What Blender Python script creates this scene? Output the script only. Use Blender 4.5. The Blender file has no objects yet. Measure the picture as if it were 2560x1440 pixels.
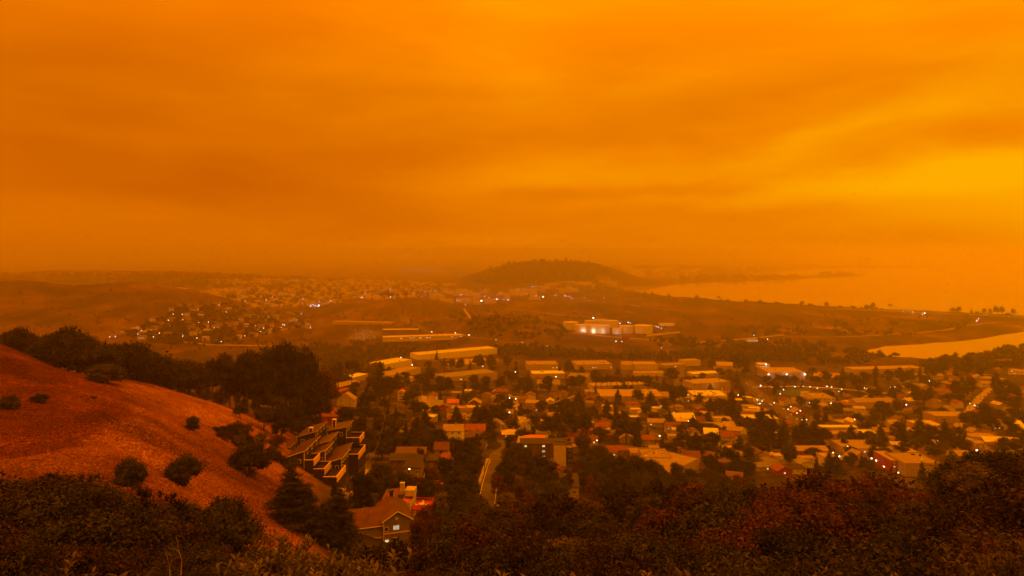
import bpy, math, random
import numpy as np
from math import radians as R

SC = bpy.context.scene
F, HZ, CZ = 1706.7, 628.0, 200.0        # focal length and horizon in photo pixels, camera height above the bay

# ------------------------------------------------------------------ camera
cam_d = bpy.data.cameras.new('camera'); cam = bpy.data.objects.new('camera', cam_d)
SC.collection.objects.link(cam)
cam.location = (0, 0, CZ); cam.rotation_euler = (R(90), 0, 0)
cam_d.sensor_width = 36; cam_d.lens = 24; cam_d.shift_y = (HZ - 720) / 2560
cam_d.clip_start = 0.3; cam_d.clip_end = 60000
SC.camera = cam

# ------------------------------------------------------------------ sky: smoke-filled daylight
world = bpy.data.worlds.new("World"); SC.world = world; world.use_nodes = True
nt = world.node_tree; N = nt.nodes; L = nt.links; N.clear()
def wn(t, **k):
    n = N.new(t)
    for a, b in k.items(): setattr(n, a, b)
    return n
def wmath(op, a, b=None, c=None):
    n = wn('ShaderNodeMath', operation=op)
    for i, v in enumerate((a, b, c)):
        if v is None: continue
        if isinstance(v, (int, float)): n.inputs[i].default_value = v
        else: L.new(v, n.inputs[i])
    return n.outputs[0]
def sun_dir(az, el): return (math.sin(R(az))*math.cos(R(el)), math.cos(R(az))*math.cos(R(el)), math.sin(R(el)))
tc = wn('ShaderNodeTexCoord')
sep = wn('ShaderNodeSeparateXYZ'); L.new(tc.outputs['Generated'], sep.inputs[0])
def wdot(v):
    n = wn('ShaderNodeVectorMath', operation='DOT_PRODUCT'); L.new(tc.outputs['Generated'], n.inputs[0])
    n.inputs[1].default_value = v; return n.outputs['Value']
def wnoise(scale, detail, rough, dist, vs, rot=(0, 0, 0), loc=(0, 0, 0)):
    m = wn('ShaderNodeMapping'); L.new(tc.outputs['Generated'], m.inputs[0])
    m.inputs['Scale'].default_value = vs; m.inputs['Rotation'].default_value = rot; m.inputs['Location'].default_value = loc
    n = wn('ShaderNodeTexNoise'); L.new(m.outputs[0], n.inputs['Vector'])
    n.inputs['Scale'].default_value = scale; n.inputs['Detail'].default_value = detail
    n.inputs['Roughness'].default_value = rough; n.inputs['Distortion'].default_value = dist
    return n.outputs['Fac']
broad = wmath('MULTIPLY_ADD', wdot(sun_dir(75, 12)), 0.20, 0.385)                         # brighter towards the hidden sun
d1 = wdot(sun_dir(40, 9)); glow = wmath('POWER', wmath('MAXIMUM', d1, 0.0), 14.0)
streak = wnoise(2.3, 5, 0.5, 0.45, (1, 1, 4.6), (0, R(-12), 0), (3.1, 0.4, 0.95))
soft = wnoise(1.5, 2, 0.5, 0.2, (1, 1, 2.2), (0, R(-10), 0), (7.3, 2.2, 1.0))
fine = wnoise(5.5, 6, 0.5, 0.3, (1, 1, 5.5), (0, R(-7), 0), (1.3, 5.2, 0.0))
v = wmath('MULTIPLY_ADD', glow, 0.09, broad)
v = wmath('ADD', v, wmath('MULTIPLY', wmath('SUBTRACT', streak, 0.5), 0.55))
v = wmath('ADD', v, wmath('MULTIPLY', wmath('SUBTRACT', soft, 0.5), 0.40))
v = wmath('ADD', v, wmath('MULTIPLY', wmath('SUBTRACT', fine, 0.5), 0.16))
# broad billows and darker bands of the smoke deck (azimuth / elevation, edges warped by noise)
az = wmath('ARCTAN2', sep.outputs[0], sep.outputs[1]); elv = wmath('ARCSINE', sep.outputs[2])
warp = wnoise(2.2, 4, 0.55, 0.3, (1, 1, 3), (0, 0, 0), (4.4, 8.1, 2.0)); warp2 = wnoise(3.1, 4, 0.55, 0.3, (1, 1, 3), (0, 0, 0), (9.4, 1.1, 5.0))
azw = wmath('MULTIPLY_ADD', warp, 0.34, wmath('SUBTRACT', az, 0.17)); elw = wmath('MULTIPLY_ADD', warp2, 0.13, wmath('SUBTRACT', elv, 0.065))
def lobe(v, px, py, w, h, tilt, amp):
    a0 = math.atan((px-1280)/F); e0 = math.atan((HZ-py)/math.hypot(px-1280, F)); t = R(tilt)
    da = wmath('SUBTRACT', azw, a0); de = wmath('SUBTRACT', elw, e0)
    p = wmath('ADD', wmath('MULTIPLY', da, math.cos(t)/(w/F)), wmath('MULTIPLY', de, math.sin(t)/(w/F)))
    q = wmath('ADD', wmath('MULTIPLY', da, -math.sin(t)/(h/F)), wmath('MULTIPLY', de, math.cos(t)/(h/F)))
    r2 = wmath('ADD', wmath('MULTIPLY', p, p), wmath('MULTIPLY', q, q))
    return wmath('ADD', v, wmath('MULTIPLY', wmath('EXPONENT', wmath('MULTIPLY', r2, -1.0)), amp))
for a_ in [(1300,150,330,200,60,.15),(1000,330,300,60,10,.06),(1480,410,430,50,4,.20),(1900,375,420,75,12,.09),(2300,290,420,80,16,.08),(2560,440,300,70,3,.20),(2100,470,480,50,2,.18),(2300,90,500,90,8,.0),
           (2530,250,260,60,20,-.14),(2420,345,240,30,6,-.13),(2020,300,300,40,14,-.12),(1640,465,330,26,3,-.16),(2060,520,420,26,2,-.12),(1850,250,260,70,12,-.10),
           (420,470,480,70,-6,-.14),(100,160,480,320,0,-.13),(1050,400,330,40,6,-.08),(700,120,240,80,30,.05),(330,330,420,30,-8,.05)]:
    v = lobe(v, *a_)
# the smoke thickens a little towards the horizon
hz = wmath('POWER', wmath('SUBTRACT', 1.0, wmath('ABSOLUTE', sep.outputs[2])), 12.0)
v = wmath('ADD', v, wmath('MULTIPLY', hz, 0.035))
cr = wn('ShaderNodeValToRGB'); L.new(v, cr.inputs[0])
el = cr.color_ramp.elements
el[0].position = 0.0; el[0].color = (0.56, 0.10, 0.0, 1)
el[1].position = 1.0; el[1].color = (1.02, 0.43, 0.0, 1)
e = el.new(0.30); e.color = (0.70, 0.150, 0.0, 1)
e = el.new(0.55); e.color = (0.88, 0.225, 0.0, 1)
e = el.new(0.78); e.color = (0.98, 0.33, 0.0, 1)
below = wn('ShaderNodeMix', data_type='RGBA')                        # under the horizon: dim burnt-orange ground tone
below.inputs[7].default_value = (0.10, 0.022, 0.002, 1)
L.new(cr.outputs[0], below.inputs[6])
L.new(wmath('MULTIPLY', wmath('LESS_THAN', sep.outputs[2], -0.02), 1.0), below.inputs[0])
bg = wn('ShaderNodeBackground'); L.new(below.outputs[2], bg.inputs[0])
# overcast-like lift towards the zenith: sky brightness added overhead to light haze and ground
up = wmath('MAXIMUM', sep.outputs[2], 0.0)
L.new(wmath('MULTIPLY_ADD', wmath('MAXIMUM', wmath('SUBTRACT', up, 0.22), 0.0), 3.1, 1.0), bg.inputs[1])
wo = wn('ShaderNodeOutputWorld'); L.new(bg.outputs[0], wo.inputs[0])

# weak, very soft sun behind the smoke
sl = bpy.data.lights.new('sun', 'SUN'); so = bpy.data.objects.new('sun', sl); SC.collection.objects.link(so)
sl.energy = 0.75; sl.angle = R(30); sl.color = (1.0, 0.27, 0.015)
so.rotation_euler = (R(52), 0, R(-68)); so.location = (300, 100, 500)

SC.view_settings.view_transform = 'Standard'; SC.view_settings.look = 'None'
SC.view_settings.exposure = 0.0; SC.view_settings.gamma = 1.0
SC.render.engine = 'CYCLES'
cy = SC.cycles
cy.use_denoising = True; cy.denoiser = 'OPENIMAGEDENOISE'
cy.max_bounces = 6; cy.diffuse_bounces = 3; cy.glossy_bounces = 3; cy.volume_bounces = 2
cy.transmission_bounces = 3; cy.transparent_max_bounces = 6
cy.sample_clamp_indirect = 2.5; cy.use_adaptive_sampling = True; cy.adaptive_threshold = 0.006
cy.use_light_tree = True

random.seed(7); rng = np.random.default_rng(7)
COL = SC.collection
# ================================================================== terrain
def hermite(xk, yk, x):
    """cubic interpolation of yk (k, ...) at x along the first axis, finite-difference tangents"""
    xk = np.asarray(xk, float); yk = np.asarray(yk, float)
    d = np.diff(yk, axis=0) / np.diff(xk).reshape((-1,) + (1,)*(yk.ndim-1))
    m = np.empty_like(yk); m[0] = d[0]; m[-1] = d[-1]
    w0 = np.diff(xk)[1:].reshape((-1,) + (1,)*(yk.ndim-1)); w1 = np.diff(xk)[:-1].reshape((-1,) + (1,)*(yk.ndim-1))
    m[1:-1] = (d[:-1]*w0 + d[1:]*w1) / (w0 + w1)
    x = np.clip(x, xk[0], xk[-1]); i = np.clip(np.searchsorted(xk, x) - 1, 0, len(xk)-2)
    sh = (-1,) + (1,)*(yk.ndim-1)
    h = (xk[i+1]-xk[i]).reshape(sh); t = ((x-xk[i]).reshape(sh))/h
    return ((2*t**3-3*t**2+1)*yk[i] + (t**3-2*t**2+t)*h*m[i] + (-2*t**3+3*t**2)*yk[i+1] + (t**3-t**2)*h*m[i+1])

YK = [1.5, 8, 20, 40, 70, 100, 140, 180, 220, 260, 300, 400, 500, 650, 850, 1100, 1400]
TAB = {  # ground height (m) along rays of the valley: column = photo x, rows = YK
 -900: [198.2,196,190,184,179,176,175,176,179,182,184,160,130,105,80,60,50],
    0: [198.2,195,189,182,173.5,168.5,166,168,170,160,146,112, 92, 74, 60, 46, 40],
  150: [198.2,195,189,182,173.5,168.5,165.3,164.3,161.8,151.5,143,110, 90, 72, 58, 44, 38],
  300: [198.2,195,189,181.4,172.4,167,163.5,160.8,157.9,151,138,108, 88, 70, 54, 40, 30],
  450: [198.2,195,189,181,170.5,163.5,157.5,153.5,151.5,146,136,106, 86, 68, 50, 34, 22],
  600: [198.2,195,189,180,167,158,150,145,141,137.5,130,104, 86, 68, 48, 28, 16],
  740: [198.2,195,188,179,165,154.5,143.5,135,128.9,125,120,102, 86, 66, 44, 24, 13],
  850: [198.2,194.5,187.5,177.5,164.5,151,137,128,122,113,106, 93, 80, 62, 42, 21, 12],
 1000: [198.2,194.5,187.5,178,166.5,151.5,134,122,115,108,102.5,88, 76, 58, 36, 17, 11],
 1280: [198.2,194.5,187.5,179,170.5,156,133,117,107,99,93, 79, 66, 47, 25, 12, 9],
 1600: [198.2,194.5,187.5,179,171.5,157,132,113,100,89.5,81, 65, 52, 36, 20, 11, 8],
 2000: [198.2,194.5,187.5,180,173.5,160,132,109,93,81,72, 54, 42, 28, 15, 8, 5],
 2300: [198.2,194.5,187.5,180,173,160,132,108,91,79,70, 52, 40, 26, 14, 8, 5],
 2560: [198.2,194.5,188.5,183,176.5,164,135,110,92,80,70, 53, 41, 30, 20, 20, 6],
 3500: [198.2,196,192,186,176,160,140,120,105,92,82, 65, 52, 44, 40, 36, 12]}
PK = sorted(TAB)
_T = np.array([TAB[p] for p in PK]).T                          # (rows Y, cols px)

cols = np.concatenate([np.arange(-2300, -60, 40), np.arange(-60, 2620, 8), np.arange(2620, 4900, 40)]).astype(float)
rows = np.exp(np.linspace(math.log(1.5), math.log(19000), 470))
lr = np.log(np.clip(rows, 1.5, 1400))
G = hermite(np.log(YK), _T, lr)                                # rows x PK
G = hermite(PK, G.T, np.clip(cols, -900, 3500)).T              # rows x cols
UU, YY = np.meshgrid((cols-1280)/F, rows); XX = UU*YY
PX = UU*F + 1280

def far_pt(px, py, z=0.0):
    Y = (CZ - z)*F/(py-HZ); return ((px-1280)/F*Y, Y)
def smooth(a, b, x): t = np.clip((x-a)/(b-a), 0, 1); return t*t*(3-2*t)
# far country: low flats, then named rises
flat = 5.0 + 0*YY
t = smooth(1000, 1450, YY); G = G*(1-t) + np.where(PX < 700, G, flat)*t
G = np.where(YY > 1400, G, G)
fall = smooth(1400, 2600, YY); G = G*(1-fall) + 5*fall
def bump(px, Y, z, rx, ry, rot=0.0, p=2.0):
    x0 = (px-1280)/F*Y; dx = XX-x0; dy = YY-Y; c, s = math.cos(rot), math.sin(rot)
    q = ((dx*c+dy*s)/rx)**2 + ((-dx*s+dy*c)/ry)**2
    return z*np.exp(-q**(p/2))
def ridge(pts, Y, ry_n, ry_f, base=5.0):
    """a rise whose skyline follows photo points when seen from the lookout"""
    xp = [p[0] for p in pts]; zt = [CZ-(p[1]-HZ)*Y/F - base for p in pts]
    top = np.interp(PX, xp, zt, left=0, right=0); k = np.hanning(15); k /= k.sum()
    r0 = top[0]; pad = np.concatenate([np.repeat(r0[0], 7), r0, np.repeat(r0[-1], 7)]); top = np.convolve(pad, k, 'valid')[None, :]
    w = np.where(YY < Y, np.exp(-((Y-YY)/ry_n)**2), np.exp(-((YY-Y)/ry_f)**2))
    return np.maximum(top, 0)*w
add = np.maximum.reduce([
    ridge([(-2300,690),(-900,700),(-300,712),(0,718),(80,722),(150,730),(220,728),(300,721),(360,722),(420,728),(500,742),(560,756),(620,775),(680,800),(740,825),(800,842)], 1900, 620, 500),
    ridge([(-2300,672),(-400,686),(0,686),(60,681),(150,678),(300,679),(450,680),(550,684),(700,694),(850,700),(1000,708),(1100,716),(1200,740)], 3800, 800, 900),
    ridge([(1080,722),(1130,702),(1160,692),(1195,681),(1230,672),(1258,662),(1285,656),(1340,653),(1400,653),(1450,655),(1490,659),(1525,668),(1560,684),(1610,698),(1680,710),(1720,714)], 3950, 430, 600),
    ridge([(760,790),(820,768),(900,752),(980,743),(1040,748),(1090,758),(1150,772),(1200,790)], 2200, 330, 500),
    bump(1215, 1560, 52, 75, 170), bump(1290, 1500, 26, 60, 140), bump(1120, 1700, 22, 110, 150),
    bump(1500, 2300, 12, 300, 200), bump(2330, 1780, 7, 260, 120), bump(1900, 1900, 8, 500, 200),
    ridge([(1500,668),(1600,662),(1700,664),(1850,668),(1960,668),(2100,676)], 6800, 700, 700),
    bump(700, 1300, 26, 190, 200), bump(560, 1480, 34, 260, 190),
])
gl = smooth(1050, 1350, YY); G = G + add*np.clip(gl + (PX < 700)*0.0, 0, 1)
# fine relief
def vnoise(x, y, seed):
    r = np.random.default_rng(seed).random((64, 64)); xi = np.floor(x).astype(int); yi = np.floor(y).astype(int)
    fx = x-xi; fy = y-yi; fx = fx*fx*(3-2*fx); fy = fy*fy*(3-2*fy); g = lambda a, b: r[a % 64, b % 64]
    return (g(xi,yi)*(1-fx)+g(xi+1,yi)*fx)*(1-fy) + (g(xi,yi+1)*(1-fx)+g(xi+1,yi+1)*fx)*fy - 0.5
G += 0.5*vnoise(XX/9, YY/9, 1)*smooth(10, 60, YY) + 1.4*vnoise(XX/35, YY/35, 2)*smooth(60, 150, YY)*(1-smooth(300, 700, YY)*0.7)
rough = smooth(1300, 1700, YY); hill = np.clip((G-8)/60, 0, 1)
G += rough*hill*(1-.75*smooth(2900, 3400, YY))*(16*vnoise(XX/240, YY/240, 3) + 7*vnoise(XX/90, YY/90, 4))
G += smooth(3000, 3600, YY)*hill*9*np.abs(vnoise(XX/34, YY/34, 5))

# water: shorelines traced on the bay's surface
def poly(pts): return [far_pt(*p) for p in pts]
bay = poly([(1470,723),(1540,726),(1600,733),(1680,742),(1760,747),(1830,754),(1920,757),(2000,762),(2090,768),(2180,773),(2280,777),(2380,781),(2470,785),(2560,790),(2900,800),(4900,860)]) \
    + [(60000, 1200), (60000, 30000), (9000, 30000)] \
    + poly([(2400,641),(2200,646),(2020,652),(1950,655),(2050,664.5),(2160,664),(2385,665.5),(2385,668),(2200,669),(2000,673),(1860,682),(1700,687),(1560,691),(1500,694),(1500,697),(1600,695),(1750,690),(1860,686),(1870,690),(2000,690),(2050,689),(2050,686),(2130,684),(2150,687),(2172,687.5),(2150,689.5),(2050,694),(1980,699),(1830,704),(1700,710),(1600,715),(1510,719)])
lagoon = poly([(2160,881),(2185,872),(2215,865),(2300,861),(2400,853),(2480,842),(2560,829),(2800,806),(3300,815),(3200,870),(2800,860),(2560,868),(2480,880),(2400,900),(2330,899),(2250,893),(2200,889)])
def sdist(pl, X, Y):
    """signed distance (positive inside) to a polygon"""
    d = np.full(X.shape, 1e9); inside = np.zeros(X.shape, bool); n = len(pl)
    for i in range(n):
        x1, y1 = pl[i]; x2, y2 = pl[(i+1) % n]; ex, ey = x2-x1, y2-y1
        t = np.clip(((X-x1)*ex+(Y-y1)*ey)/(ex*ex+ey*ey+1e-9), 0, 1)
        d = np.minimum(d, np.hypot(X-x1-t*ex, Y-y1-t*ey))
        c = ((y1 > Y) != (y2 > Y)) & (X < ex*(Y-y1)/(ey+1e-12)+x1); inside ^= c
    return np.where(inside, d, -d)
fr = rows > 1150
sd = np.full(XX.shape, -1e9)
sd[fr] = np.maximum(sdist(bay, XX[fr], YY[fr]), sdist(lagoon, XX[fr], YY[fr]))
shore = sd + 14*vnoise(XX/55, YY/55, 9) + 5*vnoise(XX/16, YY/16, 10)
cap = np.clip(-shore*(0.22+.7*smooth(2900, 3300, YY)), -5, 400); G = np.where(fr[:, None], np.minimum(G, cap), G)
far_land = (YY > 9500); G = np.where(far_land & (sd < 0), np.minimum(G, 4), G)

def gz(X, Y):
    """ground height at a place"""
    Y = min(max(Y, 1.6), 18000); px = X/Y*F+1280
    r = np.log(Y/1.5)/math.log(19000/1.5)*469; i = int(min(max(r, 0), 468)); fr_ = r-i
    j = int(np.clip(np.searchsorted(cols, px)-1, 0, len(cols)-2)); fc = min(max((px-cols[j])/(cols[j+1]-cols[j]), 0), 1)
    return float((G[i,j]*(1-fc)+G[i,j+1]*fc)*(1-fr_) + (G[i+1,j]*(1-fc)+G[i+1,j+1]*fc)*fr_)
_SPY = HZ + (CZ-G)/rows[:, None]*F
def at(px, py, ymin=60.0):
    """where the sight line through photo pixel (px, py) first meets the ground beyond ymin"""
    j = int(np.clip(np.searchsorted(cols, px)-1, 0, len(cols)-2)); fc = (px-cols[j])/(cols[j+1]-cols[j])
    s = _SPY[:, j]*(1-fc)+_SPY[:, j+1]*fc; ok = np.where((s <= py) & (rows >= ymin))[0]
    if len(ok) == 0: i = len(rows)-1
    else: i = ok[0]
    if i > 0 and s[i-1] > py: t = (s[i-1]-py)/(s[i-1]-s[i]+1e-9); Y = rows[i-1]*(rows[i]/rows[i-1])**t
    else: Y = rows[i]
    X = (px-1280)/F*Y
    return X, Y, gz(X, Y)
# ================================================================== materials
def mat(name, fn):
    m = bpy.data.materials.new(name); m.use_nodes = True; t = m.node_tree; t.nodes.clear()
    o = t.nodes.new('ShaderNodeOutputMaterial'); fn(t, o); return m
def nn(t, ty, **k):
    n = t.nodes.new(ty)
    for a, b in k.items():
        if a.startswith('_'): n.inputs[a[1:].replace('__', ' ')].default_value = b
        else: setattr(n, a, b)
    return n
def noise(t, scale, detail=4, rough=0.55, coord='Object', vs=None, dist=0.0):
    tc = nn(t, 'ShaderNodeTexCoord'); src = tc.outputs[coord] if coord != 'World' else nn(t, 'ShaderNodeNewGeometry').outputs['Position']
    if vs:
        m = nn(t, 'ShaderNodeMapping'); m.inputs['Scale'].default_value = vs; t.links.new(src, m.inputs[0]); src = m.outputs[0]
    n = nn(t, 'ShaderNodeTexNoise', _Scale=scale, _Detail=detail, _Roughness=rough, _Distortion=dist); t.links.new(src, n.inputs['Vector'])
    return n.outputs['Fac']
def ramp(t, fac, stops):
    r = nn(t, 'ShaderNodeValToRGB'); t.links.new(fac, r.inputs[0]); e = r.color_ramp.elements
    e[0].position, e[0].color = stops[0][0], (*stops[0][1], 1); e[1].position, e[1].color = stops[-1][0], (*stops[-1][1], 1)
    for p, c in stops[1:-1]: x = e.new(p); x.color = (*c, 1)
    return r.outputs[0]
def mixc(t, fac, a, b, mode='MIX'):
    m = nn(t, 'ShaderNodeMix', data_type='RGBA', blend_type=mode)
    for i, v in ((0, fac), (6, a), (7, b)):
        if isinstance(v, (int, float)): m.inputs[i].default_value = v
        elif isinstance(v, tuple): m.inputs[i].default_value = (*v, 1)
        else: t.links.new(v, m.inputs[i])
    return m.outputs[2]
def out_bsdf(t, o, col, rough=0.85, spec=0.25, bump=None, bstr=0.4, bdist=0.1, metal=0.0):
    b = nn(t, 'ShaderNodeBsdfPrincipled'); b.inputs['Roughness'].default_value = rough; b.inputs['Specular IOR Level'].default_value = spec
    b.inputs['Metallic'].default_value = metal
    if isinstance(col, tuple): b.inputs['Base Color'].default_value = (*col, 1)
    else: t.links.new(col, b.inputs['Base Color'])
    if bump is not None:
        bn = nn(t, 'ShaderNodeBump', _Strength=bstr, _Distance=bdist); t.links.new(bump, bn.inputs['Height']); t.links.new(bn.outputs[0], b.inputs['Normal'])
    t.links.new(b.outputs[0], o.inputs[0]); return b
def paint(name, c, var=0.22, rough=0.8, scale=0.6, spec=0.2, streak=True):
    """painted or weathered surface: uneven tone, rain streaks, grime"""
    def fn(t, o):
        n1 = noise(t, scale, 5, 0.6); n2 = noise(t, 3.0, 4, 0.6, vs=(1, 1, 0.12) if streak else None)
        oi = nn(t, 'ShaderNodeObjectInfo')
        lo = tuple(x*(1-var*1.6) for x in c); hi = tuple(min(x*(1+var), 0.9) for x in c)
        a = ramp(t, n1, [(0.3, lo), (0.7, hi)])
        b_ = mixc(t, 0.45, a, ramp(t, n2, [(0.35, tuple(x*0.6 for x in c)), (0.62, c)]))
        rr = ramp(t, oi.outputs['Random'], [(0, (0.82,)*3), (1, (1.12,)*3)])
        out_bsdf(t, o, mixc(t, 1.0, b_, rr, 'MULTIPLY'), rough, spec, noise(t, 9, 3), 0.25, 0.03)
    return mat(name, fn)
def leafmat(name, c1, c2, c3, s=2.6):
    def fn(t, o):
        a = ramp(t, noise(t, s, 3, 0.7), [(0.30, c1), (0.52, c2), (0.74, c3)])
        a = mixc(t, 1.0, a, ramp(t, noise(t, 0.55, 2, 0.5), [(0.35, (0.6, 0.6, 0.6)), (0.65, (1.5, 1.45, 1.4))]), 'MULTIPLY')
        oi = nn(t, 'ShaderNodeObjectInfo'); rr = ramp(t, oi.outputs['Random'], [(0, (0.50, 0.50, 0.50)), (1, (1.45, 1.38, 1.35))])
        col = mixc(t, 1.0, a, rr, 'MULTIPLY')
        d = nn(t, 'ShaderNodeBsdfDiffuse'); tr = nn(t, 'ShaderNodeBsdfTranslucent'); g = nn(t, 'ShaderNodeBsdfGlossy', _Roughness=0.5)
        t.links.new(col, d.inputs[0]); t.links.new(col, tr.inputs[0]); g.inputs[0].default_value = (0.5, 0.5, 0.5, 1)
        m1 = nn(t, 'ShaderNodeMixShader', _Fac=0.25); t.links.new(d.outputs[0], m1.inputs[1]); t.links.new(tr.outputs[0], m1.inputs[2])
        m2 = nn(t, 'ShaderNodeMixShader', _Fac=0.025); t.links.new(m1.outputs[0], m2.inputs[1]); t.links.new(g.outputs[0], m2.inputs[2])
        t.links.new(m2.outputs[0], o.inputs[0])
    return mat(name, fn)
def emit(name, c, s, sample=False):
    def fn(t, o):
        e = nn(t, 'ShaderNodeEmission', _Strength=s); e.inputs[0].default_value = (*c, 1); t.links.new(e.outputs[0], o.inputs[0])
    m = mat(name, fn)
    try: m.cycles.emission_sampling = 'AUTO' if sample else 'NONE'
    except Exception: pass
    return m

def ground_fn(t, o):
    at_ = nn(t, 'ShaderNodeAttribute', attribute_name='zone')
    sp = nn(t, 'ShaderNodeSeparateColor'); t.links.new(at_.outputs['Color'], sp.inputs[0])
    # dry grass slope
    g1 = noise(t, 0.024, 7, 0.68, 'World', (1, 1, 1), 0.3)
    grass = ramp(t, g1, [(0.38, (0.08, 0.023, 0.010)), (0.46, (0.15, 0.052, 0.022)), (0.53, (0.25, 0.095, 0.040)), (0.64, (0.38, 0.17, 0.075))])
    g2 = noise(t, 0.8, 8, 0.8, 'World', (1.0, 0.8, 1), 0.4)
    grass = mixc(t, 1.0, grass, ramp(t, g2, [(0.30, (0.35, 0.32, 0.28)), (0.5, (0.95, 0.92, 0.9)), (0.66, (1.7, 1.75, 1.8))]), 'MULTIPLY')
    g3 = noise(t, 4.0, 4, 0.75, 'World', (1, 1, 1))
    grass = mixc(t, 1.0, grass, ramp(t, g3, [(0.34, (0.45,)*3), (0.66, (1.55,)*3)]), 'MULTIPLY')
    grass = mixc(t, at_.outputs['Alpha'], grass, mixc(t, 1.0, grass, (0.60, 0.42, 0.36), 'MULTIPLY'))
    # town earth, yards
    w1 = noise(t, 0.06, 5, 0.6, 'World')
    town = ramp(t, w1, [(0.35, (0.022, 0.018, 0.010)), (0.5, (0.05, 0.036, 0.02)), (0.66, (0.14, 0.095, 0.055))])
    # far flats: scrub and dry grass bands
    f1 = noise(t, 0.006, 8, 0.66, 'World', (1, 0.55, 1), 0.7); f2 = noise(t, 0.03, 5, 0.65, 'World', (1, 0.45, 1), 0.5)
    flats = ramp(t, f1, [(0.36, (0.022, 0.016, 0.009)), (0.47, (0.06, 0.033, 0.016)), (0.56, (0.105, 0.052, 0.023)), (0.68, (0.22, 0.115, 0.053))])
    flats = mixc(t, 1.0, flats, ramp(t, f2, [(0.36, (0.40, 0.38, 0.36)), (0.5, (0.9,)*3), (0.66, (1.5,)*3)]), 'MULTIPLY')
    wood = ramp(t, f2, [(0.3, (0.018, 0.018, 0.008)), (0.7, (0.055, 0.05, 0.022))])
    c = mixc(t, sp.outputs[0], town, grass); c = mixc(t, sp.outputs[1], c, flats); c = mixc(t, sp.outputs[2], c, wood)
    out_bsdf(t, o, c, 0.97, 0.05, g2, 0.9, 0.35)
M = {}
M['ground'] = mat('ground', ground_fn)
def water_fn(t, o):
    n1 = noise(t, 0.05, 5, 0.6, 'World', (0.35, 1, 1)); n2 = noise(t, 0.9, 3, 0.6, 'World', (0.5, 1, 1))
    b = out_bsdf(t, o, ramp(t, noise(t, 0.002, 4, 0.5, 'World', (0.4, 1, 1)), [(0.3, (0.34, 0.20, 0.08)), (0.7, (0.46, 0.27, 0.10))]), 0.10, 0.8, n1, 0.04, 0.3)
    b.inputs['IOR'].default_value = 3.0
M['water'] = mat('water', water_fn)
for k, c in dict(white=(.74,.72,.68), cream=(.60,.52,.40), tan=(.46,.36,.25), grey=(.34,.33,.31), green=(.085,.10,.055), brown=(.16,.095,.06),
                 darkbrown=(.04,.026,.02), red=(.30,.045,.03), olive=(.25,.21,.11), blue=(.22,.26,.30), pink=(.52,.33,.26), dark=(.028,.022,.018)).items():
    M['w_'+k] = paint('wall_'+k, c)
for k, c in dict(white=(.80,.78,.74), cream=(.60,.50,.38), tan=(.40,.30,.21), grey=(.26,.23,.20), brown=(.17,.10,.07), red=(.25,.085,.05),
                 orange=(.60,.17,.07), dark=(.07,.055,.045), rust=(.175,.075,.05)).items():
    M['r_'+k] = paint('roof_'+k, c, 0.25, 0.85, 0.35, streak=False)
M['trim'] = paint('trim_cream', (.78,.70,.54), .12); M['trim_white'] = paint('trim_white', (.80,.79,.75), .1)
M['deck'] = paint('deck_boards', (.30,.20,.13), .3); M['deck_red'] = paint('deck_red', (.46,.055,.035), .25); M['yellow'] = paint('ochre_board', (.80,.52,.20), .14)
M['asphalt'] = mat('asphalt', lambda t, o: out_bsdf(t, o, ramp(t, noise(t, .25, 6, .7, 'World'), [(.3, (.07,.058,.05)), (.7, (.16,.13,.11))]), .95, .1))
M['concrete'] = mat('concrete', lambda t, o: out_bsdf(t, o, ramp(t, noise(t, .15, 6, .65, 'World'), [(.3, (.26,.21,.16)), (.7, (.46,.38,.30))]), .9, .1))
M['dirt'] = mat('dirt_track', lambda t, o: out_bsdf(t, o, ramp(t, noise(t, .2, 5, .65, 'World'), [(.3, (.28,.18,.10)), (.7, (.50,.34,.20))]), .95, .05))
M['lawn'] = mat('lawn', lambda t, o: out_bsdf(t, o, ramp(t, noise(t, .2, 5, .65, 'World'), [(.3, (.05,.09,.025)), (.7, (.08,.13,.04))]), .95, .05))
M['line'] = paint('road_line', (.7,.66,.55), .2)
M['glass'] = mat('window_glass', lambda t, o: out_bsdf(t, o, (.03,.028,.026), .12, .6))
M['metal'] = paint('galvanised', (.38,.37,.35), .15, .45)
M['bark'] = mat('bark', lambda t, o: out_bsdf(t, o, ramp(t, noise(t, 3, 5, .7, vs=(1,1,.3)), [(.3, (.035,.024,.016)), (.7, (.11,.08,.055))]), .95, .05, noise(t, 8, 4, vs=(1,1,.3)), .6, .05))
M['deadwood'] = paint('dead_wood', (.34,.25,.17), .3)
M['wood_pole'] = paint('pole_wood', (.13,.09,.06), .25)
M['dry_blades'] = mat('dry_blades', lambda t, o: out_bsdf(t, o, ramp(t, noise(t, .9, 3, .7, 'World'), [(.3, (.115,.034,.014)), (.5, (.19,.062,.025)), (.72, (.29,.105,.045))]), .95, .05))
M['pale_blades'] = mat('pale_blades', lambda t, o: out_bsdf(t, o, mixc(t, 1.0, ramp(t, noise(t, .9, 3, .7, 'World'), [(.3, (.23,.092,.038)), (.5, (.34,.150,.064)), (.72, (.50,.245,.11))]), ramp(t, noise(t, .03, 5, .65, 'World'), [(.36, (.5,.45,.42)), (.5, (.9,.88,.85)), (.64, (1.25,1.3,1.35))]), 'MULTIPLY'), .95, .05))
M['lf_oak'] = leafmat('oak_leaves', (.018,.018,.008), (.034,.034,.013), (.065,.058,.022))
M['lf_pine'] = leafmat('pine_needles', (.016,.017,.008), (.030,.030,.013), (.055,.050,.022))
M['lf_red'] = leafmat('bronze_leaves', (.034,.013,.008), (.068,.027,.014), (.14,.056,.030))
M['lf_olive'] = leafmat('olive_leaves', (.05,.045,.018), (.085,.072,.028), (.14,.11,.045))
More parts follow.
